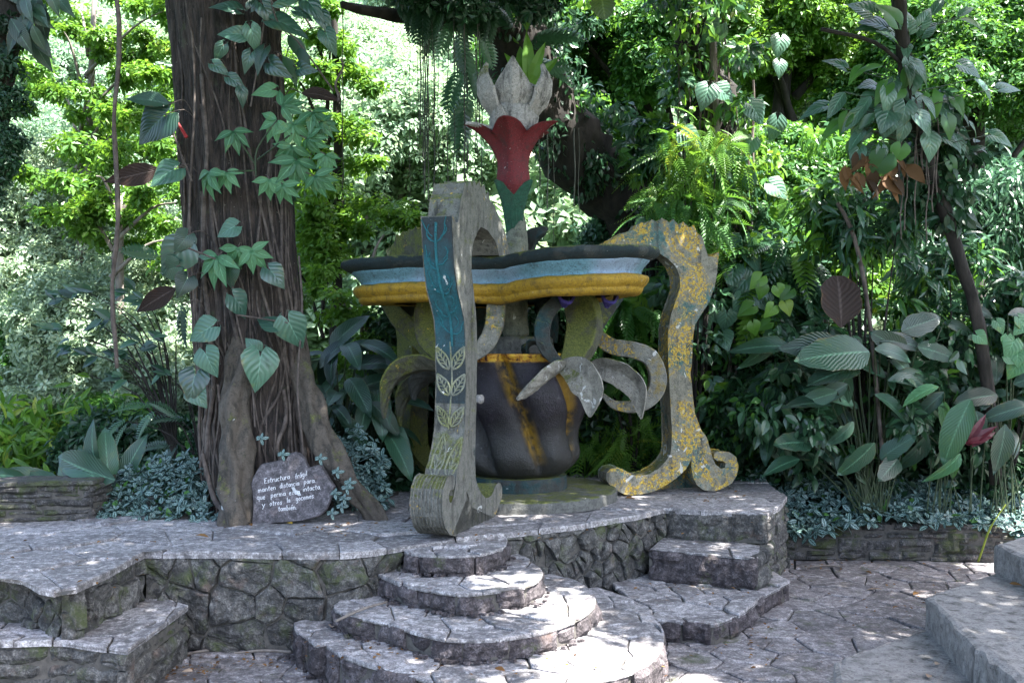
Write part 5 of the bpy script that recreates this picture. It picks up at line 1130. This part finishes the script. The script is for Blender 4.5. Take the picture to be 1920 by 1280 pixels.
# variegated ground cover (pilea): three separate beds
def pilea(label, polyfn, n, S_=.105, stems=True):
    lb = LB(); q = np.array([polyfn() for _ in range(n)]); lb.scat(T_PILEA, q, np.concatenate([R.normal(size=(n, 2)), np.zeros((n, 1))], 1), np.array([0, -.75, .75]) + R.normal(size=(n, 3)) * .38, S_ * (.7 + .7 * R.random(n)))
    return tag(lb.build('variegated_ground_cover', L_pilea, smooth=True), label, 'ground cover', kind='stuff')
def bed1():
    px = R.uniform(135, 440); top = np.interp(px, [135, 200, 260, 330, 400, 440], [945, 885, 868, 850, 848, 900]); t = R.random(); py = lerp(top, 985, t)
    return P(px, py, lerp(11.5, 10.75, t) + R.uniform(-.05, .15))
def bed2():
    px = R.uniform(628, 730); top = np.interp(px, [600, 640, 680, 730], [830, 800, 800, 850]); t = R.random(); return P(px, lerp(top, 950, t), lerp(11.9, 11.25, t) + R.uniform(-.05, .15))
def bed3():
    px = R.uniform(1385, 1960); top = np.interp(px, [1385, 1450, 1520, 1650, 1800, 1960], [900, 880, 872, 888, 905, 880]); bot = np.interp(px, [1385, 1450, 1520, 1600, 1700, 1800, 1960], [990, 1000, 1005, 985, 975, 985, 1010]); t = R.random() ** .8
    return P(px, lerp(top, bot, t) + R.normal() * 5, lerp(14.0, 12.75, t) + R.uniform(-.05, .1))
pilea('striped silver-green ground cover at the foot of the big tree on the left', bed1, 420)
pilea('striped silver-green ground cover between the right root and the sculpture', bed2, 110)
pilea('striped silver-green ground cover spilling over the planter wall at right', bed3, 640, .125)
lb = LB()
for px, py in ((600, 860), (632, 885), (628, 925), (650, 915), (640, 950), (622, 962), (490, 822), (530, 852), (645, 935), (655, 905)):
    lb.scat(T_PILEA, [tuple(P(px, py, 10.6))], [(1, 0, .2)], [(R.normal() * .3, -1, .4)], .085)
tag(lb.build('striped_seedling', L_pilea, smooth=True), 'few striped seedlings around the slate sign', 'ground cover', kind='stuff')
lb = LB(); n = 260; q = np.array([bed1() for _ in range(90)] + [bed3() for _ in range(170)]); lb.scat(T_OV, q + np.array([0, .1, .05]), rdir(n), np.array([0, -.5, 1]) + rdir(n) * .5, .12)
tag(lb.build('ground_cover', L_mid), 'plain green seedlings mixed into the striped ground cover', 'ground cover', kind='stuff')
# dark backing growth behind the low plants, one per side
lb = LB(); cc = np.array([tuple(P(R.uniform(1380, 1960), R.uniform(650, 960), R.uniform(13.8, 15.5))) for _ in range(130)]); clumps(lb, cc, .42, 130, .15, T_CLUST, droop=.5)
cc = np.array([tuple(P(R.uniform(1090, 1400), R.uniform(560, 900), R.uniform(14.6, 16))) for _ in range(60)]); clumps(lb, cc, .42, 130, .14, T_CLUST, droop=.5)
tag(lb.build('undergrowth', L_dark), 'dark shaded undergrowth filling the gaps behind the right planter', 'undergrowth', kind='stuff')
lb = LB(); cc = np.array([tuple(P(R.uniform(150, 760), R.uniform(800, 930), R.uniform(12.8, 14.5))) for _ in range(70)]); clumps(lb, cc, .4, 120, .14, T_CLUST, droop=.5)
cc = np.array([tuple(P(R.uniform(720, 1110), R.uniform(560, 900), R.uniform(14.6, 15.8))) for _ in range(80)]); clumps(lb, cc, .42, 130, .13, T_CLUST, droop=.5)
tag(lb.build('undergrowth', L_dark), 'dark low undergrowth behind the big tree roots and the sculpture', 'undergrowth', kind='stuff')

# ---------------------------------------------------------------- leaning mossy tree behind the flower
LT = thing('leaning_tree', 'dark mossy tree leaning left behind the flower, hung with ferns and root strings', 'tree', tuple(P(1330, 900, 16.5)))
lt = [P(1345, 900, 16.6), P(1310, 700, 16.5), P(1270, 540, 16.4), P(1200, 420, 16.2), P(1120, 330, 16), P(1050, 250, 15.6), P(1000, 160, 15.2), P(950, 60, 14.8), P(880, -60, 14.4), P(780, -180, 14)]
mb = MB(); s = spline(lt, 5); tube(mb, s, list(np.interp(range(len(s)), [0, 15, 22, 30, 46], [.42, .46, .52, .46, .34])), 16, wob=.45); mb.build('trunk', M_barkd, LT, smooth=True)
mb = MB(); tube(mb, spline([P(950, 55, 14.6), P(850, 40, 14), P(740, 30, 13.2), P(640, 8, 12.6)], 5), [.16 - .008 * i for i in range(16)], 8, wob=.5); tube(mb, spline([P(900, -40, 14.4), P(1000, -120, 13.5), P(1150, -160, 13)], 5), .16, 8); tube(mb, [P(860, -80, 14.3), Vector((2.2, 13.2, 8)), Vector((5, 12, 8.6))], [.25, .18, .1], 8); mb.build('limb', M_barkd, LT, smooth=True)
for p in lt[2:9]:
    pass
lb = LB(); idx = [int(i) for i in R.uniform(8, 42, 90)]; cc = np.array([np.array(s[i]) + R.normal(size=3) * .2 + np.array([.38, .0, .34]) for i in idx]); clumps(lb, cc, .26, 60, .12, T_OV, [.5, .3, .2], droop=.9, up=.1)
cc = np.array([np.array(s[int(i)]) + np.array([R.normal() * .3, -.5, R.normal() * .25]) for i in R.uniform(10, 34, 34)]); clumps(lb, cc, .2, 34, .11, T_OV, [.4, .5, .1], droop=1.2, up=.1)
lb.build('vine_leaves', [L_vine, L_dark, L_mid], LT)
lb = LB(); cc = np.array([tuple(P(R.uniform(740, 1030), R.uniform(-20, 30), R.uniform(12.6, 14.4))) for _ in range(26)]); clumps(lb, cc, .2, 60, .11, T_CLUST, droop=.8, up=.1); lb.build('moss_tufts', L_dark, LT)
for k in range(34):
    px = R.choice([R.uniform(768, 905), R.uniform(640, 720), R.uniform(1000, 1090)], p=[.75, .1, .15]); y1 = R.uniform(230, 395) if px < 1000 else R.uniform(350, 470); D = R.uniform(12.8, 13.8)
    mb = MB(); tube(mb, [P(px + 1.2 * math.sin(y * .05 + k), y, D) for y in np.linspace(20 if px < 1000 else 240, y1, 9)], R.choice([.004, .006, .009]), 4, caps=False, r=R.random()); mb.build('root_string', M_string, LT)
shade_canopy(LT, [(x, y) for x in np.arange(-.5, 3.6, 1.1) for y in np.arange(5.0, 13, 1.1) if CR.random() < .93], 8.6)
# ferns hanging in the top centre
def ferns(label, lst, tpl=T_FERN, mat=L_mid, name='hanging_fern', group='ferns on the leaning tree'):
    t = thing(name, label, 'fern', tuple(P(*lst[0][:3])), group); lb = LB()
    for a in lst: hero(lb, tpl, *a)
    lb.build('fronds', mat, t); return t
ferns('fern fronds hanging beside the root strings above the table', [(845, 40, 13, 70, -100), (860, 60, 13, 75, -80), (875, 90, 13, 90, -95), (862, 130, 12.9, 85, -110), (880, 170, 12.9, 95, -100), (830, 20, 13, 70, -120), (870, 200, 13, 85, -85), (890, 130, 13, 75, -70), (900, 60, 13, 70, -60), (815, 40, 13, 60, -100)], mat=L_vine)
ferns('spray of fern fronds reaching right of the white petals', [(990, 90, 14, 80, 30), (1000, 70, 14, 90, 10), (1000, 110, 14, 80, -15), (980, 60, 14, 80, 70), (1010, 130, 14, 60, 5), (960, 60, 14, 90, 120)], mat=L_vine)
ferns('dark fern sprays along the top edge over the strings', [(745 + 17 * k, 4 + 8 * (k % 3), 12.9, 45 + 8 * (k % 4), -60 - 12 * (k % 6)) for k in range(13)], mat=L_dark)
t = thing('birds_nest_fern', 'bright strap-leaved fern rising behind the white petals', 'fern', tuple(P(985, 150, 13.6))); lb = LB()
for a in ((985, 155, 13.4, 85, 100), (990, 160, 13.4, 95, 88), (992, 160, 13.4, 80, 70), (985, 158, 13.4, 70, 120), (995, 165, 13.4, 75, 50), (988, 60, 13.4, 70, 95), (870, 50, 13.4, 70, 110), (885, 55, 13.4, 80, 80)): hero(lb, T_LA, *a, rnd=R.uniform(.3, .85))
lb.build('fronds', L_bright, t)
t = thing('round_leaf', 'single round backlit leaf hanging at the top edge right of the flower', 'leaf', tuple(P(1130, 0, 9))); lb = LB(); hero(lb, tpl_leaf(.95, .2, .3, (.3, .85, .78, 1, .86, .98, .7, .6, .1)), 1128, -8, 9, 52, -88); lb.build('blade', leafmat('backlit', (.04, .07, .01), (.07, .10, .015), .4, (.15, .2, .02), vein=50), t, smooth=True)

# ---------------------------------------------------------------- right side trees
tree('forest_tree', 'mid-green tree filling the space between leaning trunk and vine tree', 'tree', (3.2, 19, 0), (3.4, 19, 7.5), .25, P(1110, 160, 19), (1.8, 1.4, 2.4), 34, 560, .115, L_mid, 'trees behind the right planter', T_CLUST, .6, M_barkd, up=.7)
tree('forest_tree', 'bright green tree right of the white aerial root', 'tree', (5.6, 19.5, 0), (5.4, 19.5, 8.5), .25, P(1470, 120, 19.5), (1.9, 1.4, 2.9), 46, 560, .115, L_bright, 'trees behind the right planter', T_CLUST, .62, M_barkd, up=.7)
tree('forest_tree', 'green tree with yellowish leaves low behind the bright one', 'tree', (5.4, 18, 0), (5.2, 18, 4.5), .2, P(1480, 400, 17.5), (1.6, 1.2, 1.7), 32, 520, .11, L_mid, 'trees behind the right planter', T_CLUST, .55, M_barkd, up=.7)
tree('forest_tree', 'dark green tree behind the philodendron tree at the right', 'tree', (8.8, 19, 0), (8.8, 19, 7.5), .25, P(1800, 180, 19), (2.2, 1.4, 2.4), 42, 560, .115, L_mid, 'trees behind the right planter', T_CLUST, .62, M_barkd, up=.7)
tree('forest_tree', 'shaded dark tree at the right edge above the planter', 'tree', (8.2, 15.8, 0), (8.3, 15.8, 3.6), .2, P(1890, 470, 15.8), (1.5, 1.1, 1.7), 34, 260, .17, L_vine, 'trees behind the right planter', tpl=T_LA, cr=.5, bark=M_barkd, up=.5, droop=.9)
tree('forest_tree', 'shaded small-leaved tree behind the right sculpture leg', 'tree', (2.6, 17, 0), (2.6, 17, 4.5), .2, P(1240, 480, 16.9), (1.3, 1, 1.3), 30, 460, .10, L_vine, 'trees behind the right planter', T_CLUST, .5, M_barkd, up=.5)
# the vine tree
VT = thing('vine_tree', 'tree smothered in climbers with hanging roots behind the right leg', 'tree', (2.9, 15, 0)); mb = MB()
tube(mb, spline([P(1385, 905, 15), P(1380, 700, 15), P(1375, 500, 15), P(1340, 250, 15), P(1300, 60, 15), P(1270, -150, 15)], 6), .33, 14, wob=.6); tube(mb, spline([P(1320, 905, 15.2), P(1340, 700, 15.1), P(1365, 520, 15)], 6), .2, 10, wob=.5); mb.build('trunk', M_barkd, VT, smooth=True)
mb = MB(); tube(mb, spline([P(1336, -20, 14.5), P(1338, 100, 14.5), P(1345, 250, 14.5)], 5), .05, 8, wob=.3); mb.build('pale_root', M_barkg, VT)
for k in range(38):
    px = R.uniform(1265, 1420); y0 = R.uniform(-20, 500); mb = MB(); y1 = y0 + R.uniform(150, 400)
    tube(mb, spline([P(px + 8 * math.sin(t * 5 + k), lerp(y0, y1, t), 14.5 + R.uniform(-.05, .05)) for t in np.linspace(0, 1, 7)], 2), R.choice([.007, .011, .017]), 5, r=R.random()); mb.build('aerial_root', M_root, VT)
lb = LB(); cc = np.array([tuple(P(np.interp(y, [0, 250, 500, 900], [1300, 1350, 1390, 1410]) + R.normal() * 55, y, 14.6 + R.normal() * .3)) for y in R.uniform(-20, 860, 120)]); clumps(lb, cc, .3, 62, .14, T_OV, [.4, .35, .25], droop=.8, up=.2); lb.build('vine_leaves', [L_vine, L_mid, L_bright], VT)
lb = LB()
for k in range(44): hero(lb, T_HEART, R.normal(1370, 60), R.uniform(20, 820), 14.1, R.uniform(35, 60), R.uniform(-150, -30))
lb.build('climber_leaves', L_phil, VT, smooth=True)
shade_canopy(VT, [(x, y) for x in np.arange(3.4, 9.5, 1.2) for y in np.arange(3.6, 12, 1.1) if CR.random() < .93 and not (3.9 < x < 6.7 and 4.1 < y < 7.6 and CR.random() < .9)], 8.4)  # gap shaped to let sun through onto the round steps
mb = MB()
for e in ((5, 9, 8.7), (8, 11, 9), (4, 6, 8.8)): tube(mb, spline([(2.6, 15, 8.0), Vector((2.6, 15, 8.8)).lerp(Vector(e), .5) + Vector((0, 0, .6)), e], 5), [.2 - .014 * i for i in range(11)], 8)
mb.build('limb', M_barkd, VT, smooth=True)  # out-of-view limbs added to carry the shading crown
# bright fern-leaved shrubs in front of the vine tree
for lab, c, rr, mt, tp, sz in (('bright yellow-green feathery shrub above the right leg', (1300, 320, 14.2), (.75, .5, .6), L_bright, T_FERN2, .5), ('feathery green shrub just over the top of the right leg', (1300, 410, 14.0), (.55, .4, .35), L_mid, T_FERN2, .42), ('dull green leafy shrub between the leaning trunk and right leg', (1215, 280, 15), (.3, .3, .3), L_vine, T_PALM, .22), ('fresh green feathery shrub behind the foot gap of the vase', (1150, 800, 14.6), (.7, .4, .55), L_bright, T_FERN2, .5), ('shaded fern clump right behind the table edge', (1190, 620, 14.4), (.6, .4, .7), L_mid, T_FERN, .5),
    ('pale fern clump left of the round dark leaf', (1450, 500, 14.6), (.6, .4, .5), L_vine, T_FERN, .6), ('bright clump of leaves behind the round dark leaf', (1570, 500, 15), (.9, .5, .5), L_bright, T_CLUST, .14), ('drooping dark shrub under the dead brown leaves', (1620, 410, 13.4), (.9, .5, .55), L_vine, T_LA, .24), ('dark lance-leaved shrub beside the slanting trunk', (1790, 560, 13.8), (1.1, .5, .9), L_vine, T_LA, .22), ('dark lance-leaved shrub at the right edge', (1900, 640, 13.6), (.7, .5, .9), L_vine, T_LA, .24)):
    p = P(*c); t = thing('feathery_shrub' if any(tp is q_ for q_ in (T_FERN, T_FERN2)) else 'leafy_shrub', lab, 'shrub', (p.x, p.y, 0), 'shrubs behind the planter'); mb = MB(); k = 26; cc = ellclumps(p, rr, k, 1, -1)
    for q in cc[:9]: tube(mb, spline([Vector((p.x, p.y + .1, 0)), Vector((p.x, p.y, 0)).lerp(Vector(q), .6), Vector(q)], 3), [.018] * 4 + [.01] * 3, 5, caps=False)
    mb.build('stem', M_barkd, t); lb = LB(); clumps(lb, cc, .3, 64 if (tp is T_LA or tp is T_CLUST) else 9, sz, tp, [.7, .18, .12], up=.8, droop=.5, shell=.1); lb.build('foliage', [mt, L_mid, L_bright if mt is not L_bright else L_yelg], t)
# philodendron tree
PT = thing('philodendron_tree', 'slanting dark trunk crowned with big pale-sheened leaves at right', 'tree', tuple(P(1850, 900, 12.9))); mb = MB()
tube(mb, spline([P(1868, 905, 13.2), P(1840, 640, 12.9), P(1800, 480, 12.8), P(1755, 350, 12.7), P(1715, 230, 12.6), P(1695, 100, 12.5), P(1680, -60, 12.5)], 6), list(np.linspace(.085, .075, 37)), 10, wob=.5); tube(mb, spline([P(1700, 130, 12.5), P(1640, 80, 12.4), P(1540, 55, 12.3)], 4), .025, 6); mb.build('trunk', M_barkd, PT, smooth=True)
for k in range(14):
    mb = MB(); px = R.uniform(1660, 1760); y0 = R.uniform(180, 330); tube(mb, [P(px + 3 * math.sin(t * 6), lerp(y0, y0 + R.uniform(120, 160), t), 12.4) for t in np.linspace(0, 1, 6)], .008, 5); mb.build('aerial_root', M_root, PT)
lb = LB(); mb = MB()
for k in range(88):
    px, py = R.normal(1690, 75), R.choice([R.uniform(10, 200), R.uniform(180, 300)]); a = math.degrees(math.atan2(-(py - 110) * .6 - 30 * R.random(), px - 1700)) + R.normal() * 22
    hero(lb, [T_HEARTN, T_BIG, T_HEART][k % 3], px, py, 12.2 + R.random() * .5, R.uniform(38, 66), a, m=(k % 5 == 0) * 1 + (k % 7 == 0) * 1, face=.9)
    tube(mb, [P(1700 + R.normal() * 10, py + 30, 12.6), P(px, py, 12.4)], .006, 4, caps=False)
lb.build('crown', [L_phil, L_mid, L_vine], PT, smooth=True); mb.build('crown_stem', M_stemg, PT)
lb = LB()
for k in range(26): hero(lb, [T_BIG, T_OV, T_LA][k % 3], *[(1600, 320), (1630, 285), (1675, 300), (1650, 335)][k % 4] + R.normal(size=2) * 12, 12.3, R.uniform(25, 55), R.uniform(-150, -40), roll=R.normal() * .6)
lb.build('dead_leaves', leafmat('leaf_dead_dark', (.03, .018, .01), (.15, .075, .03), .2, (.16, .08, .02), rough=.7, spec=.2), PT, smooth=True)
lb = LB(); clumps(lb, [tuple(P(R.normal(1740, 30), R.uniform(180, 420), 12.8)) for _ in range(14)], .22, 60, .16, T_OV, droop=.9); lb.build('vine_leaves', L_dark, PT)
# round dark leaf and its pole
t = thing('tall_stalk_plant', 'slender bare stalk with one round dark leaf standing in the planter', 'plant', tuple(P(1657, 885, 12.9))); mb = MB(); tube(mb, spline([P(1657, 890, 12.9), P(1648, 780, 12.9), P(1636, 650, 12.9), P(1622, 540, 12.9), P(1600, 440, 12.9), P(1570, 380, 12.9)], 5), .028, 8, wob=.3); mb.build('stalk', M_root, t, smooth=True)
lb = LB(); lb.scat(tpl_leaf(.78, .16, .22, (.05, .4, .78, .98, 1, .93, .97, .72, .3)), [tuple(P(1577, 614, 12.3))], [(.02, .05, 1)], [(0, -1, 0)], 100 * 12.3 / F); lb.build('round_leaf', L_brownd, t, smooth=True)
# broad leaved plants in the planter
for lab, heroes, mt in (
  ('wide plant with flat blue-green blades left of the slender stalk', [(1630, 660, 12.6, 130, 178), (1575, 645, 12.8, 130, 174), (1610, 690, 12.5, 120, 188), (1570, 735, 12.6, 95, 190), (1600, 790, 12.5, 65, 230), (1640, 830, 12.4, 100, 222), (1560, 760, 12.7, 100, 170), (1590, 720, 12.7, 90, 200), (1545, 700, 12.9, 100, 160), (1520, 830, 12.8, 90, 165), (1500, 860, 12.8, 70, 185), (1600, 760, 12.8, 90, 150), (1480, 650, 12.8, 90, 175)], L_big),
  ('dark plant with blades reaching right of the slender stalk', [(1640, 655, 12.6, 80, -5), (1650, 640, 12.8, 80, 10), (1665, 715, 12.7, 90, 25), (1680, 700, 12.8, 70, 5), (1640, 740, 12.7, 80, -20), (1660, 800, 12.7, 70, 20), (1690, 620, 13, 80, 12), (1700, 660, 12.9, 85, 160), (1650, 860, 12.6, 70, 30), (1720, 650, 12.9, 90, -8)], L_bigd),
  ('yellowish-green paddle leaf plant at the middle of the planter', [(1770, 735, 12.5, 88, 213), (1760, 725, 12.5, 60, 170), (1800, 850, 12.5, 60, 235), (1790, 840, 12.6, 50, 260)], L_palm),
  ('glossy green pleated leaf hanging beside the red shoots', [(1820, 750, 12.4, 128, 232), (1830, 770, 12.7, 60, 300)], L_big),
  ('dark heart-like pleated leaf at the right edge of the planter', [(1885, 795, 12.4, 95, 268), (1870, 740, 12.8, 80, 175), (1900, 720, 12.8, 70, 30), (1930, 760, 12.6, 80, 200), (1890, 590, 12.9, 80, 15), (1900, 640, 12.9, 70, -30)], L_bigd)):
    b = P(heroes[0][0], 890, 13); t = thing('broad_leaf_plant', lab, 'plant', (b.x, b.y, -.3), 'broad-leaved plants'); lb = LB(); mb = MB()
    for h in heroes + [(h[0] + R.normal() * 45, h[1] + R.normal() * 35, h[2] + R.uniform(.1, .7), h[3] * R.uniform(.5, .9), h[4] + R.normal() * 40) for h in heroes]: hero(lb, [T_PAD, T_PAD2, T_PAD3, T_BIG][int(R.random() * 4)], h[0], h[1], h[2], h[3] * R.uniform(.8, 1.2), h[4] + R.normal() * 9, m=int(R.random() < .3), face=R.uniform(.3, 1.3), roll=R.normal() * .4); tube(mb, spline([Vector((b.x + R.normal() * .1, b.y, -.3)), P(lerp(heroes[0][0], h[0], .6), lerp(890, h[1], .5), 13), P(*h[:3])], 3), .009, 5, caps=False)
    mb.build('stem', M_stemg, t); lb.build('leaves', [mt, L_bigd if mt is not L_bigd else L_big], t, smooth=True)
bigplant('broad_leaf_plant', 'tangle of shaded broad leaves behind the planter near the right leg', P(1480, 900, 13.6), 26, 1.5, .5, mat=L_bigd, group='broad-leaved plants', spread=.9)
bigplant('broad_leaf_plant', 'shaded broad leaves behind the pleated leaf at the right edge', P(1850, 900, 13.8), 26, 2.0, .5, mat=L_bigd, group='broad-leaved plants', spread=1.0)
for lab, cx_, n_ in (('tangle of mid-green lance leaves between the slender stalk and the pleated leaf', 1720, 30), ('tangle of shaded lance leaves left of the slender stalk', 1520, 30)):
    t = thing('leafy_shrub', lab, 'shrub', (P(cx_, 890, 13.3).x, 13.3, -.3), 'shrubs behind the planter'); lb = LB(); cc = np.array([tuple(P(cx_ + R.normal() * 60, R.uniform(620, 870), 13.3 + R.normal() * .25)) for _ in range(n_)]); clumps(lb, cc, .26, 34, .17, T_OV, [.5, .35, .15], droop=.7, up=.5); lb.build('foliage', [L_vine, L_dark, L_mid], t)
t = thing('red_shoot_plant', 'small plant with red and purple strap leaves in the planter', 'plant', tuple(P(1815, 870, 12.8))); lb = LB()
for k in range(16): hero(lb, T_LA, 1815 + R.normal() * 4, 830 + R.normal() * 6, 12.6, R.uniform(35, 60), R.uniform(20, 160))
lb.build('leaves', leafmat('red_leaf', (.05, .008, .014), (.14, .022, .035), .25, (.2, .03, .04)), t)
for lab, px, py, D, mt in (('yellow-green splashed leaf cluster left of the dark round leaf', 1440, 560, 13.2, L_bright), ('pothos leaves splashed pale green at the right edge', 1880, 650, 12.7, L_palm)):
    t = thing('pothos', lab, 'climbing plant', tuple(P(px, py + 40, D))); lb = LB()
    for k in range(9): hero(lb, T_HEART, px + R.normal() * 30, py + R.normal() * 40, D, R.uniform(32, 48), R.uniform(-160, -20))
    lb.build('leaves', mt, t, smooth=True)
mb = MB(); tube(mb, spline([P(1886, 945, 11.9), P(1865, 975, 11.9), P(1852, 1000, 12.0), P(1842, 1030, 12.1), P(1834, 1052, 12.2)], 4), [.008] * 6 + [.013] * 11, 6); tag(mb.build('bent_green_stalk', simplemat('yellow_green', (.25, .30, .03), (.4, .45, .06)), None, smooth=True), 'bent yellow-green stalk leaning on the dark planter wall', 'plant stalk')
# ---------------------------------------------------------------- litter
def litter(lab, pos, L, m=L_dead, tpl=T_OV, ang=None, grp='fallen leaves on the stone'):
    a = ang if ang is not None else R.uniform(0, 6.28); t = LB(); t.scat(tpl, [(pos[0], pos[1], pos[2] + .02)], [(math.cos(a), math.sin(a), .12)], [(R.normal() * .2, R.normal() * .2, 1)], L); return tag(t.build('fallen_leaf', m), lab, 'leaf', grp)
for lab, px, py, z, L, m in (('brown dry leaf on the terrace above the recessed wall', 365, 1007, 0, .16, L_dead), ('small orange-brown leaf standing at the inner terrace corner', 293, 1020, 0, .09, L_dead), ('yellow leaf lying at the foot of the slate sign', 548, 985, 0, .11, L_yel), ('pale curled leaf on the low wing of the round steps', 622, 1180, -.6, .12, L_deadp), ('tiny pale leaf on the paving left of the round steps', 362, 1262, GZ, .10, L_deadp),
    ('small reddish leaf on the second round step', 905, 1165, -.42, .05, L_dead), ('orange leaf on the lowest round step', 928, 1256, -.6, .10, L_dead), ('orange leaf on the moss beside the right leg', 1325, 918, 0, .09, L_dead), ('small rusty leaf in the corner below the square stair', 1215, 1096, -.69, .05, L_dead), ('brown leaf on the paving nearest the planter', 1622, 1073, GZ, .12, L_dead), ('long tan leaf on the paving left of the concrete stair', 1655, 1108, GZ, .18, L_deadp),
    ('orange leaf touching the corner of the concrete stair', 1722, 1113, GZ, .12, L_dead), ('small leaf below the tan leaf on the paving', 1685, 1140, GZ, .09, L_dead), ('brown curled leaf on the upper concrete step', 1892, 1098, -.324, .11, L_dead), ('pale flake leaf low on the concrete stair', 1754, 1250, -.6, .08, L_deadp), ('pale leaf at the bottom edge on the concrete stair', 1740, 1274, -.6, .09, L_deadp), ('dead striped leaf curled beside the base slab', 1172, 936, 0, .12, L_dead), ('small leaf in the paving near the dark planter corner', 1530, 1050, GZ, .09, L_dead), ('brown leaf by the red root at the tree foot', 466, 985, 0, .10, L_dead)):
    litter(lab, G(px, py, z), L, m)
for lab, a, b, z in (('thin dry stick along the foot of the recessed wall', (347, 1230), (440, 1222), GZ), ('brown stick beside the low wing at the recessed wall', (440, 1228), (545, 1226), GZ), ('pale twig lying on the second round step', (630, 1168), (725, 1132), -.42), ('pale stick on the paving before the planter', (1510, 1067), (1580, 1064), GZ)):
    mb = MB(); p, q = G(*a, z), G(*b, z); tube(mb, spline([p + Vector((0, 0, .02)), p.lerp(q, .5) + Vector((0, .03, .03)), q + Vector((0, 0, .02))], 4), .011, 6, wob=.6); tag(mb.build('stick', M_barkg, None, loc=tuple(p)), lab, 'stick', 'sticks on the stone')

lb = LB(); n = 520; k = 0; pos = []
for px0, py0, sx, sy, z, c in ((1540, 1060, 90, 12, GZ, 60), (1700, 1120, 90, 40, GZ, 45), (1420, 1200, 60, 30, GZ, 60), (450, 1240, 80, 12, GZ, 70), (350, 1262, 40, 14, GZ, 40), (900, 1235, 180, 25, -.6, 60), (680, 1215, 50, 10, -.6, 30), (900, 1000, 200, 8, 0, 40), (600, 990, 80, 6, 0, 60), (1350, 935, 60, 8, 0, 30), (150, 1040, 110, 25, 0, 30), (1300, 1110, 60, 12, -.69, 30)):
    for _ in range(c): q = G(px0 + R.normal() * sx, py0 + R.normal() * sy, z); pos.append((q.x, q.y, z + .014))
pos = np.array(pos); n = len(pos); lb.scat(T_OV, pos, np.concatenate([R.normal(size=(n, 2)), np.zeros((n, 1))], 1), np.array([0, 0, 1]) + R.normal(size=(n, 3)) * .25, .02 + .035 * R.random(n), 0)
tag(lb.build('leaf_litter', L_dead), 'scattered crumbs of dry leaf and bark on the stone', 'leaf litter', kind='stuff')
